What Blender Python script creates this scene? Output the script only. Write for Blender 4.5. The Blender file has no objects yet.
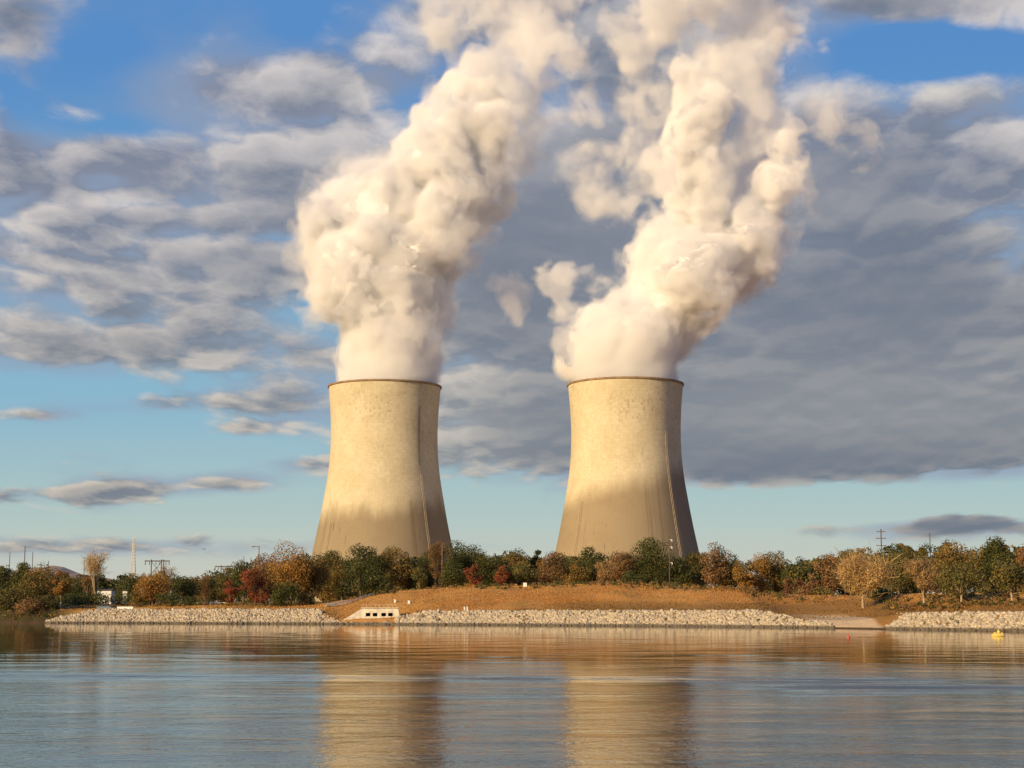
STEAM = True
import bpy, bmesh, math, random
import numpy as np
from mathutils import Vector

# ------------------------------------------------------------------ camera, world, sun, exposure
scene = bpy.context.scene
COL = scene.collection
R = math.radians
F = 1650.0                       # focal length in picture pixels
CAM = Vector((0.0, 0.0, 4.0))
PITCH = math.atan(225.0 / F)
SUN_AZ = R(46.0)                 # sun stands behind the camera, this far round to the left
SUN_EL = R(19.0)
SUN_STRENGTH = 5.0
SKY_STRENGTH = 0.075
EXPOSURE = 0.22

cam_data = bpy.data.cameras.new('camera')
cam_data.sensor_width = 36.0
cam_data.lens = F / 1024.0 * 36.0
cam_data.clip_start = 0.5
cam_data.clip_end = 30000.0
cam = bpy.data.objects.new('camera', cam_data)
cam.location = CAM
cam.rotation_euler = (math.pi / 2 + PITCH, 0, 0)
COL.objects.link(cam)
scene.camera = cam

scene.render.engine = 'CYCLES'
scene.render.resolution_x, scene.render.resolution_y = 1024, 768
cy = scene.cycles
cy.use_denoising = True
cy.denoiser = 'OPENIMAGEDENOISE'
cy.max_bounces = 10
cy.diffuse_bounces = 3
cy.glossy_bounces = 3
cy.transmission_bounces = 3
cy.volume_bounces = 9
cy.transparent_max_bounces = 64
cy.volume_step_rate = 1.0
cy.volume_max_steps = 512
cy.sample_clamp_indirect = 6.0
vs = scene.view_settings
vs.view_transform = 'Standard'
vs.look = 'None'
vs.gamma = 1.0
vs.use_curve_mapping = False
vs.exposure = EXPOSURE


def pix_dir(px, py):
    a, b = (px - 512.0) / F, (384.0 - py) / F
    return Vector((a, math.cos(PITCH) - b * math.sin(PITCH), math.sin(PITCH) + b * math.cos(PITCH)))


def P(px, py, Y):
    """World point seen at a picture position, at ground distance Y."""
    d = pix_dir(px, py)
    return CAM + d * (Y / d.y)


def azel(px, py):
    d = pix_dir(px, py)
    return d.x / d.y, d.z / d.y


# ---- tiny expression layer over math nodes (shader and geometry trees alike)
class Ex:
    tree = None

    def __init__(self, s):
        self.s = s

    def _b(self, op, o, rev=False):
        n = Ex.tree.nodes.new('ShaderNodeMath')
        n.operation = op
        a, b = (o, self) if rev else (self, o)
        for i, v in enumerate((a, b)):
            if isinstance(v, Ex):
                Ex.tree.links.new(v.s, n.inputs[i])
            else:
                n.inputs[i].default_value = v
        return Ex(n.outputs[0])

    def __add__(self, o): return self._b('ADD', o)
    def __radd__(self, o): return self._b('ADD', o, True)
    def __sub__(self, o): return self._b('SUBTRACT', o)
    def __rsub__(self, o): return self._b('SUBTRACT', o, True)
    def __mul__(self, o): return self._b('MULTIPLY', o)
    def __rmul__(self, o): return self._b('MULTIPLY', o, True)
    def __truediv__(self, o): return self._b('DIVIDE', o)
    def __rtruediv__(self, o): return self._b('DIVIDE', o, True)
    def __pow__(self, o): return self._b('POWER', o)
    def max(self, o): return self._b('MAXIMUM', o)
    def min(self, o): return self._b('MINIMUM', o)

    def fn(self, op):
        n = Ex.tree.nodes.new('ShaderNodeMath')
        n.operation = op
        Ex.tree.links.new(self.s, n.inputs[0])
        return Ex(n.outputs[0])

    def smin(self, o, k):
        n = Ex.tree.nodes.new('ShaderNodeMath')
        n.operation = 'SMOOTH_MIN'
        Ex.tree.links.new(self.s, n.inputs[0])
        Ex.tree.links.new(o.s, n.inputs[1])
        n.inputs[2].default_value = k
        return Ex(n.outputs[0])

    def step(self, lo, hi, a=0.0, b=1.0, kind='SMOOTHSTEP'):
        n = Ex.tree.nodes.new('ShaderNodeMapRange')
        n.interpolation_type = kind
        n.clamp = True
        Ex.tree.links.new(self.s, n.inputs['Value'])
        for k, v in (('From Min', lo), ('From Max', hi), ('To Min', a), ('To Max', b)):
            n.inputs[k].default_value = v
        return Ex(n.outputs[0])


def xyz(x, y, z):
    n = Ex.tree.nodes.new('ShaderNodeCombineXYZ')
    for i, v in enumerate((x, y, z)):
        if isinstance(v, Ex):
            Ex.tree.links.new(v.s, n.inputs[i])
        else:
            n.inputs[i].default_value = v
    return n.outputs[0]


def sep(sock):
    n = Ex.tree.nodes.new('ShaderNodeSeparateXYZ')
    Ex.tree.links.new(sock, n.inputs[0])
    return [Ex(o) for o in n.outputs]


def vmath(op, a, b):
    n = Ex.tree.nodes.new('ShaderNodeVectorMath')
    n.operation = op
    for i, v in enumerate((a, b)):
        if v is None:
            continue
        if isinstance(v, (tuple, list, Vector)):
            n.inputs[i].default_value = tuple(v)
        elif isinstance(v, float):
            n.inputs['Scale'].default_value = v
        else:
            Ex.tree.links.new(v, n.inputs[i])
    return n.outputs['Value'] if op in ('DISTANCE', 'LENGTH', 'DOT_PRODUCT') else n.outputs['Vector']


def noise(vec, scale, detail=4.0, rough=0.55, distort=0.0, lac=2.0, color=False):
    n = Ex.tree.nodes.new('ShaderNodeTexNoise')
    Ex.tree.links.new(vec, n.inputs['Vector'])
    n.inputs['Scale'].default_value = scale
    n.inputs['Detail'].default_value = detail
    n.inputs['Roughness'].default_value = rough
    n.inputs['Lacunarity'].default_value = lac
    n.inputs['Distortion'].default_value = distort
    out = [o for o in n.outputs if o.name == 'Color'][0] if color else n.outputs[0]
    return out if color else Ex(out)


def voro(vec, scale, detail=0.0, rough=0.5, feature='SMOOTH_F1', smooth=0.4):
    n = Ex.tree.nodes.new('ShaderNodeTexVoronoi')
    n.feature = feature
    Ex.tree.links.new(vec, n.inputs['Vector'])
    n.inputs['Scale'].default_value = scale
    n.inputs['Detail'].default_value = detail
    n.inputs['Roughness'].default_value = rough
    if feature == 'SMOOTH_F1':
        n.inputs['Smoothness'].default_value = smooth
    return Ex(n.outputs['Distance'])


def mixc(fac, a, b):
    n = Ex.tree.nodes.new('ShaderNodeMix')
    n.data_type = 'RGBA'
    n.clamp_factor = True
    ins = [s for s in n.inputs if s.type == 'RGBA']
    if isinstance(fac, Ex):
        Ex.tree.links.new(fac.s, n.inputs[0])
    else:
        n.inputs[0].default_value = fac
    for s, v in zip(ins, (a, b)):
        if isinstance(v, tuple):
            s.default_value = (v[0], v[1], v[2], 1.0)
        else:
            Ex.tree.links.new(v, s)
    return [o for o in n.outputs if o.type == 'RGBA'][0]


def lin(r, g, b):
    f = lambda c: (c / 255 / 12.92) if c <= 10 else ((c / 255 + 0.055) / 1.055) ** 2.4
    return (f(r), f(g), f(b))


# ---- sky: NISHITA air with a layer of broken cloud in it
def build_world():
    w = bpy.data.worlds.new('World')
    scene.world = w
    w.use_nodes = True
    t = w.node_tree
    Ex.tree = t
    bg = t.nodes['Background']
    bg.inputs['Strength'].default_value = SKY_STRENGTH
    sky = t.nodes.new('ShaderNodeTexSky')
    sky.sky_type = 'NISHITA'
    sky.sun_disc = False
    sky.sun_elevation = SUN_EL
    sky.sun_rotation = math.pi + SUN_AZ      # measured from +Y towards +X: behind and left
    sky.altitude = 200
    sky.air_density = 1.0
    sky.dust_density = 1.2
    sky.ozone_density = 2.2
    d = t.nodes.new('ShaderNodeTexCoord').outputs['Generated']
    x, y, z = sep(d)
    yy = y.fn('ABSOLUTE').max(0.12)
    a = x / yy
    e = z.max(0.0) / yy
    # air colour: the clear sky gets paler and greener to the horizon
    k = 1.0 / (SKY_STRENGTH * 2 ** EXPOSURE)
    sc = lambda c: tuple(v * k for v in lin(*c))
    clear = mixc(e.step(0.0, 0.07), sc((206, 203, 190)), sc((178, 200, 196)))
    clear = mixc(e.step(0.04, 0.14), clear, sc((138, 184, 208)))
    clear = mixc(e.step(0.13, 0.24), clear, sc((114, 166, 206)))
    clear = mixc(e.step(0.21, 0.36), clear, sc((88, 142, 202)))
    clear = mixc(e.step(0.5, 1.5), clear, sc((60, 105, 175)))
    air = mixc(0.92, sky.outputs[0], clear)

    # cloud layer seen in perspective: cells shrink towards the horizon
    q = 1.0 / (e + 0.20)
    base = xyz(a * q, q * 0.85, 3.7)
    warp = noise(base, 5.0, 4, 0.55, color=True)
    wv_n = vmath('ADD', base, vmath('SCALE', vmath('SUBTRACT', warp, (0.5, 0.5, 0.5)), 0.085))

    def blob(px, py, sx, sy, wgt, power=1.0):
        ca, ce = azel(px, py)
        u = (a - ca) * (F / sx)
        v = (e - ce) * (F / sy)
        return ((u * u + v * v) * -1.0).fn('EXPONENT') * wgt

    cov = None
    for b in CLOUDS:
        c = blob(*b)
        cov = c if cov is None else cov + c
    base_cov = -0.17
    cov = cov + base_cov
    cov = cov.max(-0.6)

    def field(off, full=True):
        p = vmath('ADD', wv_n, off)
        v = voro(p, 6.6, 0.0, feature='F1')
        puff = 0.62 - v * v * 0.95
        v = voro(p, 15.0, 0.0, feature='F1')
        small = 0.60 - v * v * 0.95
        f = noise(p, 3.6, 8, 0.58) * 0.98 + puff * 0.40 + small * 0.17
        return f + noise(p, 26.0, 4, 0.6) * 0.12 - 0.33
    f0 = field((0, 0, 0))
    f1 = field((-0.012, -0.045, 0.0))        # a step up and towards the sun
    D0 = f0 + cov
    dens = D0.step(0.42, 0.68)
    thick = D0.step(0.52, 0.92)
    lit = ((f0 - f1) * 4.7 + 0.42).step(0.0, 1.0, kind='LINEAR')
    lit = lit * (1.0 - thick * 0.52)
    deep = cov.step(0.24, 0.60)
    lit = lit * (1.0 - deep * 0.78) + deep * 0.07
    shade_col = mixc(e.step(0.05, 0.3), sc((134, 142, 150)), sc((132, 140, 160)))
    shade_col = mixc(thick * 0.6, shade_col, sc((104, 114, 128)))
    lit_col = mixc(e.step(0.0, 0.35), sc((212, 200, 182)), sc((222, 214, 210)))
    col = mixc(lit, shade_col, lit_col)
    # broad differences between the cloud masses
    glow = None
    for g in GLOWS:
        c = blob(*g)
        glow = c if glow is None else glow + c
    col = mixc(glow * (lit * 0.7 + 0.3), col, sc((222, 214, 200)))
    dark = None
    for g in DARKS:
        c = blob(*g)
        dark = c if dark is None else dark + c
    col = mixc(dark, col, sc((104, 114, 130)))
    # thin grey sheet between the heaps
    sheet = (noise(wv_n, 1.9, 5, 0.6) + cov * 0.8).step(0.42, 0.80) * 0.72
    air = mixc(sheet, air, sc((146, 158, 180)))
    out = mixc(dens * 0.95, air, col)
    # sky dimmed out of view at both sides to deepen shade on the towers
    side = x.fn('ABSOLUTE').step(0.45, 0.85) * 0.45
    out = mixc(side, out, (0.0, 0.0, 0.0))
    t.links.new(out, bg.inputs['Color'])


CLOUDS = [   # picture x, y, half width, half height, how much cloud
    (900, 320, 340, 130, 0.70), (760, 425, 280, 48, 0.46), (920, 435, 220, 34, 0.44), (880, 160, 230, 60, 0.46),
    (500, 440, 120, 55, 0.34), (520, 260, 150, 130, 0.42), (620, 180, 140, 120, 0.30),
    (130, 285, 330, 90, 0.44), (50, 165, 150, 60, 0.42), (270, 190, 150, 90, 0.38), (215, 85, 90, 55, 0.40),
    (10, 25, 70, 60, 0.34), (365, 85, 80, 50, 0.34), (640, 50, 160, 110, 0.40), (920, -10, 230, 42, 0.42),
    (1010, 100, 70, 40, 0.24), (420, 10, 110, 50, 0.3), (90, 350, 280, 20, 0.22), (320, 360, 60, 20, 0.15),
    (230, 483, 62, 11, 0.52), (108, 493, 66, 14, 0.50), (120, 547, 260, 12, 0.36), (720, 472, 120, 22, 0.30), (170, 405, 90, 14, 0.36), (40, 415, 50, 7, 0.3), (295, 405, 60, 30, 0.40), (250, 428, 50, 9, 0.3), (310, 465, 40, 10, 0.34),
    (0, 498, 34, 9, 0.40), (950, 526, 150, 12, 0.66), (985, 514, 60, 12, 0.34), (925, 518, 14, 12, 0.14), (950, 512, 16, 14, 0.2),
    (115, 45, 60, 30, -0.16), (295, 22, 40, 26, -0.12), (925, 50, 72, 24, -0.58), (170, 425, 300, 36, -0.06),
    (180, 525, 500, 12, -0.10), (850, 508, 330, 20, -0.60), (120, 128, 70, 16, -0.22), (110, 205, 120, 9, -0.10), (240, 238, 110, 8, -0.14), (60, 300, 120, 8, -0.09), (300, 300, 40, 14, -0.12), (575, 165, 22, 14, -0.2), (0, 385, 120, 14, -0.15),
]
GLOWS = [(820, 400, 130, 42, 0.34), (462, 425, 60, 55, 0.50), (940, 92, 90, 16, 0.85), (360, 85, 50, 30, 0.40), (1000, 380, 60, 50, 0.2)]
DARKS = [(820, 470, 280, 24, 0.62), (930, 260, 170, 90, 0.55), (760, 330, 120, 90, 0.25), (20, 25, 70, 60, 0.45), (960, 526, 140, 16, 0.7), (520, 290, 70, 70, 0.5), (850, 10, 120, 30, 0.4), (170, 330, 220, 40, 0.2)]
build_world()

sun_data = bpy.data.lights.new('sun', 'SUN')
sun_data.energy = SUN_STRENGTH
sun_data.angle = R(0.5)
sun_data.color = (1.0, 0.725, 0.395)
sun = bpy.data.objects.new('sun', sun_data)
to_sun = Vector((-math.sin(SUN_AZ) * math.cos(SUN_EL), -math.cos(SUN_AZ) * math.cos(SUN_EL), math.sin(SUN_EL)))
sun.rotation_euler = to_sun.to_track_quat('Z', 'Y').to_euler()
sun.location = (-100, -100, 200)
COL.objects.link(sun)


# ------------------------------------------------------------------ helpers
def tag(o, label=None, cat=None, group=None, kind=None):
    if label: o['label'] = label
    if cat: o['category'] = cat
    if group: o['group'] = group
    if kind: o['kind'] = kind
    return o


def empty(name, loc, label=None, cat=None, group=None):
    o = bpy.data.objects.new(name, None)
    o.location = loc
    COL.objects.link(o)
    return tag(o, label, cat, group)


def mesh_obj(name, verts, faces, mat=None, parent=None, smooth=False, loc=(0, 0, 0)):
    me = bpy.data.meshes.new(name)
    verts = np.asarray(verts, dtype=np.float64).reshape(-1, 3)
    if isinstance(faces, np.ndarray):
        n, k = faces.shape
        me.vertices.add(len(verts))
        me.vertices.foreach_set('co', verts.ravel())
        me.loops.add(n * k)
        me.loops.foreach_set('vertex_index', faces.ravel().astype(np.int32))
        me.polygons.add(n)
        me.polygons.foreach_set('loop_start', np.arange(0, n * k, k, dtype=np.int32))
        me.update(calc_edges=True)
    else:
        me.from_pydata([tuple(v) for v in verts], [], faces)
        me.update()
    if smooth:
        me.polygons.foreach_set('use_smooth', [True] * len(me.polygons))
    if mat:
        me.materials.append(mat)
    o = bpy.data.objects.new(name, me)
    o.location = loc
    COL.objects.link(o)
    if parent:
        o.parent = parent
    return o


class MB:
    """Collects shapes into one mesh."""
    def __init__(self):
        self.v, self.f = [], []

    def add(self, verts, faces):
        n = len(self.v)
        self.v += [tuple(v) for v in verts]
        self.f += [tuple(i + n for i in f) for f in faces]
        return self

    def box(self, c, s, rz=0.0):
        cx, cy_, cz = c
        hx, hy, hz = s[0] / 2, s[1] / 2, s[2] / 2
        vs_ = []
        for dz in (-hz, hz):
            for dx, dy in ((-hx, -hy), (hx, -hy), (hx, hy), (-hx, hy)):
                vs_.append((cx + dx * math.cos(rz) - dy * math.sin(rz), cy_ + dx * math.sin(rz) + dy * math.cos(rz), cz + dz))
        return self.add(vs_, [(3, 2, 1, 0), (4, 5, 6, 7), (0, 1, 5, 4), (1, 2, 6, 5), (2, 3, 7, 6), (3, 0, 4, 7)])

    def tube(self, pts, radii, n=8):
        pts = [Vector(p) for p in pts]
        rings = []
        for i, p in enumerate(pts):
            t = (pts[min(i + 1, len(pts) - 1)] - pts[max(i - 1, 0)]).normalized()
            u = t.orthogonal().normalized()
            w = t.cross(u)
            rings.append([p + (u * math.cos(2 * math.pi * k / n) + w * math.sin(2 * math.pi * k / n)) * radii[i] for k in range(n)])
        vs_ = [v for r in rings for v in r]
        fs = []
        for i in range(len(pts) - 1):
            for k in range(n):
                fs.append((i * n + k, i * n + (k + 1) % n, (i + 1) * n + (k + 1) % n, (i + 1) * n + k))
        fs.append(tuple(range(n - 1, -1, -1)))
        fs.append(tuple((len(pts) - 1) * n + k for k in range(n)))
        return self.add(vs_, fs)

    def lathe(self, prof, c=(0, 0, 0), n=32):
        vs_ = [(c[0] + r * math.cos(2 * math.pi * k / n), c[1] + r * math.sin(2 * math.pi * k / n), c[2] + z) for r, z in prof for k in range(n)]
        fs = [(i * n + k, i * n + (k + 1) % n, (i + 1) * n + (k + 1) % n, (i + 1) * n + k) for i in range(len(prof) - 1) for k in range(n)]
        return self.add(vs_, fs)

    def build(self, name, mat, parent=None, smooth=False, loc=(0, 0, 0)):
        return mesh_obj(name, self.v, self.f, mat, parent, smooth, loc)


def mat_new(name):
    m = bpy.data.materials.new(name)
    m.use_nodes = True
    Ex.tree = m.node_tree
    return m, m.node_tree, m.node_tree.nodes['Principled BSDF']


def simple_mat(name, col, rough=0.7, var=0.25, scale=2.0, metallic=0.0):
    """Plain paint, metal or timber with a little uneven wear."""
    m, t, b = mat_new(name)
    co = t.nodes.new('ShaderNodeTexCoord').outputs['Object']
    n = noise(co, scale, 5, 0.6)
    dark = tuple(c * (1 - var) for c in col)
    lite = tuple(min(1, c * (1 + var)) for c in col)
    t.links.new(mixc(n.step(0.3, 0.7), dark, lite), b.inputs['Base Color'])
    b.inputs['Roughness'].default_value = rough
    b.inputs['Metallic'].default_value = metallic
    return m

# ------------------------------------------------------------------ cooling towers
TOWER_PROFILE = [(-10, 58.5), (10, 55.0), (30, 50.4), (45, 47.5), (62, 44.0), (81, 40.6), (95, 38.4), (109, 37.0), (125, 36.6), (140, 37.2), (150, 38.0), (157, 38.7)]


def tower_radius(z):
    zs = [p[0] for p in TOWER_PROFILE]
    rs = [p[1] for p in TOWER_PROFILE]
    # smooth interpolation through the profile
    i = max(0, min(len(zs) - 2, int(np.searchsorted(zs, z)) - 1))
    sl = lambda j: (rs[min(j + 1, len(rs) - 1)] - rs[max(j - 1, 0)]) / (zs[min(j + 1, len(zs) - 1)] - zs[max(j - 1, 0)])
    h = zs[i + 1] - zs[i]
    t = (z - zs[i]) / h
    return ((2 * t**3 - 3 * t**2 + 1) * rs[i] + (t**3 - 2 * t**2 + t) * h * sl(i) + (-2 * t**3 + 3 * t**2) * rs[i + 1] + (t**3 - t**2) * h * sl(i + 1))


def concrete_mat(name, seed, damp_z, damp_amp, tilt):
    """Board-marked concrete: lift rings, runs of rain staining, weathered lower courses."""
    m, t, b = mat_new(name)
    co = t.nodes.new('ShaderNodeTexCoord').outputs['Object']
    x, y, z = sep(co)
    ang = Ex(t.nodes.new('ShaderNodeMath').outputs[0])
    n = ang.s.node
    n.operation = 'ARCTAN2'
    t.links.new(x.s, n.inputs[0])
    t.links.new((y * -1.0).s, n.inputs[1])
    cyl = xyz(ang * 40.0, z, seed)                       # metres round the shell, metres up
    tall = xyz(ang * 40.0, z * 0.07, seed + 5.0)
    streak = noise(tall, 0.35, 5, 0.6)
    streak2 = noise(tall, 1.1, 3, 0.55)
    blotch = noise(cyl, 0.05, 5, 0.6)
    fine = noise(cyl, 0.6, 5, 0.65)
    # damp, weathered lower part with an uneven upper edge
    edge = z + (noise(xyz(ang * 40.0, z * 0.25, seed + 9.0), 0.06, 5, 0.6) - 0.5) * damp_amp + ang * tilt
    damp = edge.step(damp_z + 9, damp_z - 9)
    col = mixc(blotch.step(0.3, 0.7), (0.58, 0.51, 0.335), (0.67, 0.60, 0.42))
    col = mixc(damp * 0.95, col, (0.285, 0.232, 0.15))
    band = z.step(46, 12)
    col = mixc(damp * band * 0.35, col, (0.41, 0.33, 0.20))
    col = mixc(damp * blotch.step(0.45, 0.65) * 0.35, col, (0.24, 0.185, 0.115))
    long_run = noise(xyz(ang * 40.0, z * 0.025, seed + 7.0), 0.22, 4, 0.6)
    col = mixc(damp * long_run.step(0.56, 0.68) * 0.5, col, (0.17, 0.13, 0.085))
    col = mixc(streak.step(0.55, 0.78) * (0.16 + damp * 0.24), col, (0.23, 0.18, 0.11))
    # dark drips that start at a lift joint
    drip = streak2.step(0.62, 0.70) * noise(xyz(ang * 40.0, z, seed + 2.0), 0.045, 2, 0.5).step(0.50, 0.62)
    col = mixc(drip * (0.45 + damp * 0.35), col, (0.10, 0.08, 0.055))
    # cast panels: darker patches in rows near the top
    cell = noise(xyz((ang * 40.0 / 1.6).fn('FLOOR'), (z / 1.8).fn('FLOOR'), seed), 7.3, 0)
    zone = noise(cyl, 0.035, 2, 0.5).step(0.42, 0.6) * z.step(105, 128)
    col = mixc(cell.step(0.5, 0.75) * zone * 0.35, col, (0.22, 0.17, 0.10))
    ring = ((z / 1.83).fn('FRACT') - 0.5).fn('ABSOLUTE').step(0.42, 0.5)
    seam = ((ang * 40.0 / 2.4).fn('FRACT') - 0.5).fn('ABSOLUTE').step(0.44, 0.5)
    col = mixc(ring.max(seam * 0.7) * 0.16, col, (0.2, 0.16, 0.1))
    cast = noise(xyz((ang * 40.0 / 2.4).fn('FLOOR'), (z / 1.83).fn('FLOOR'), seed + 31.0), 5.1, 0)
    col = mixc(cast.step(0.3, 0.7) * 0.14, col, (0.30, 0.24, 0.15))
    col = mixc(fine.step(0.35, 0.75) * 0.18, col, (0.25, 0.2, 0.13))
    t.links.new(col, b.inputs['Base Color'])
    b.inputs['Roughness'].default_value = 0.92
    b.inputs['Specular IOR Level'].default_value = 0.15
    bp = t.nodes.new('ShaderNodeBump')
    bp.inputs['Strength'].default_value = 0.35
    bp.inputs['Distance'].default_value = 0.25
    t.links.new((fine * 0.6 + streak2 * 0.5 - ring * 0.3).s, bp.inputs['Height'])
    t.links.new(bp.outputs[0], b.inputs['Normal'])
    return m


M_rim = simple_mat('rim concrete', (0.27, 0.185, 0.105), 0.9, 0.3, 0.3)
M_rail = simple_mat('pale galvanised steel', (0.48, 0.40, 0.28), 0.6, 0.2, 0.5)
M_dark = simple_mat('dark weathered steel', (0.07, 0.065, 0.06), 0.7, 0.3, 1.0)


def cooling_tower(cx, cy_, cz, label, mat, ladders):
    root = empty('cooling_tower', (cx, cy_, cz), label, 'cooling tower', 'pair of cooling towers')
    zs = np.concatenate([np.arange(-10, 156.0, 2.2), [156.6]])
    n = 192
    prof = [(tower_radius(z), z) for z in zs]
    inner = [(tower_radius(z) - 0.9, z) for z in zs[::-1]]
    MB().lathe(prof + [(prof[-1][0] - 0.9, prof[-1][1])] + inner[1:], n=n).build('shell', mat, root, smooth=True)
    rt = prof[-1][0]
    MB().lathe([(rt + 0.004, 155.7), (rt + 0.6, 155.9), (rt + 0.65, 157.1), (rt - 1.3, 157.1), (rt - 1.3, 156.65), (rt - 0.9, 156.604)], n=n).build('rim', M_rim, root, smooth=False)
    for (phi_deg, z0, z1, wid, name, mm) in ladders:
        phi = R(phi_deg)                                  # 0 faces the camera, + to the right
        def at(z, off):
            r = tower_radius(z) + off
            return Vector((r * math.sin(phi), -r * math.cos(phi), z))
        zz = np.arange(z0, z1 + 0.1, 2.5)
        b = MB()
        t = Vector((math.cos(phi), math.sin(phi), 0)) * (wid / 2)
        rails = []
        for s in (-1, 1):
            b.tube([at(z, 0.55) + t * s for z in zz], [0.12] * len(zz), 6)
        for z in np.arange(z0, z1, 1.2):
            b.tube([at(z, 0.5) - t, at(z, 0.5) + t], [0.06, 0.06], 5)
        for z in np.arange(z0 + 3, z1, 9.0):
            b.tube([at(z, -0.1) - t, at(z, 0.55) - t], [0.08, 0.08], 5)
            b.tube([at(z, -0.1) + t, at(z, 0.55) + t], [0.08, 0.08], 5)
        b.build(name, mm, root)
    return root


mat_l = concrete_mat('concrete left', 3.0, 71, 30, -3.0)
mat_r = concrete_mat('concrete right', 17.0, 88, 18, -9.0)
cl = P(385.0, 500, 1130)
cr = P(626.0, 500, 1100)
TL = cooling_tower(cl.x - 0.9, 1130, -0.8, 'pale concrete cooling tower with small dark drips and damp band low down, beside orange tree', mat_l,
                   [(-47, 12, 62, 1.5, 'ladder', M_rail), (44, 12, 96, 1.3, 'ladder', M_rail), (43, 100, 142, 1.0, 'pipe', M_dark)])
TR = cooling_tower(cr.x + 0.3, 1100, -3.4, 'concrete cooling tower with brown weathered lower half and dark round oak before it', mat_r,
                   [(-48, 12, 78, 1.3, 'ladder', M_rail), (41, 12, 124, 1.3, 'ladder', M_rail)])


# ------------------------------------------------------------------ steam
def steam_volume(density):
    m = bpy.data.materials.new('thin steam')
    m.use_nodes = True
    t = m.node_tree
    t.nodes.clear()
    out = t.nodes.new('ShaderNodeOutputMaterial')
    pv = t.nodes.new('ShaderNodeVolumeScatter')
    pv.inputs['Color'].default_value = (1.0, 1.0, 1.0, 1)
    pv.inputs['Density'].default_value = density
    pv.inputs['Anisotropy'].default_value = -0.25
    t.links.new(pv.outputs[0], out.inputs['Volume'])
    return m


M_core, _t, _b = mat_new('dense steam')
_b.inputs['Base Color'].default_value = (0.88, 0.88, 0.88, 1)
_b.inputs['Roughness'].default_value = 1.0
_b.inputs['Specular IOR Level'].default_value = 0.0

SHELLS = [(3.2, 0.025), (1.5, 0.05), (0.0, 0.09), (-1.6, 0.12), (-3.6, 0.16)]     # metres outside the mean surface, added density per metre
CORE_LEVEL = -11.0
VEILS = [(0.006, 0.010), (0.012, 0.016), (0.022, 0.03), (0.036, 0.05), (0.055, 0.07)]


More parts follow.
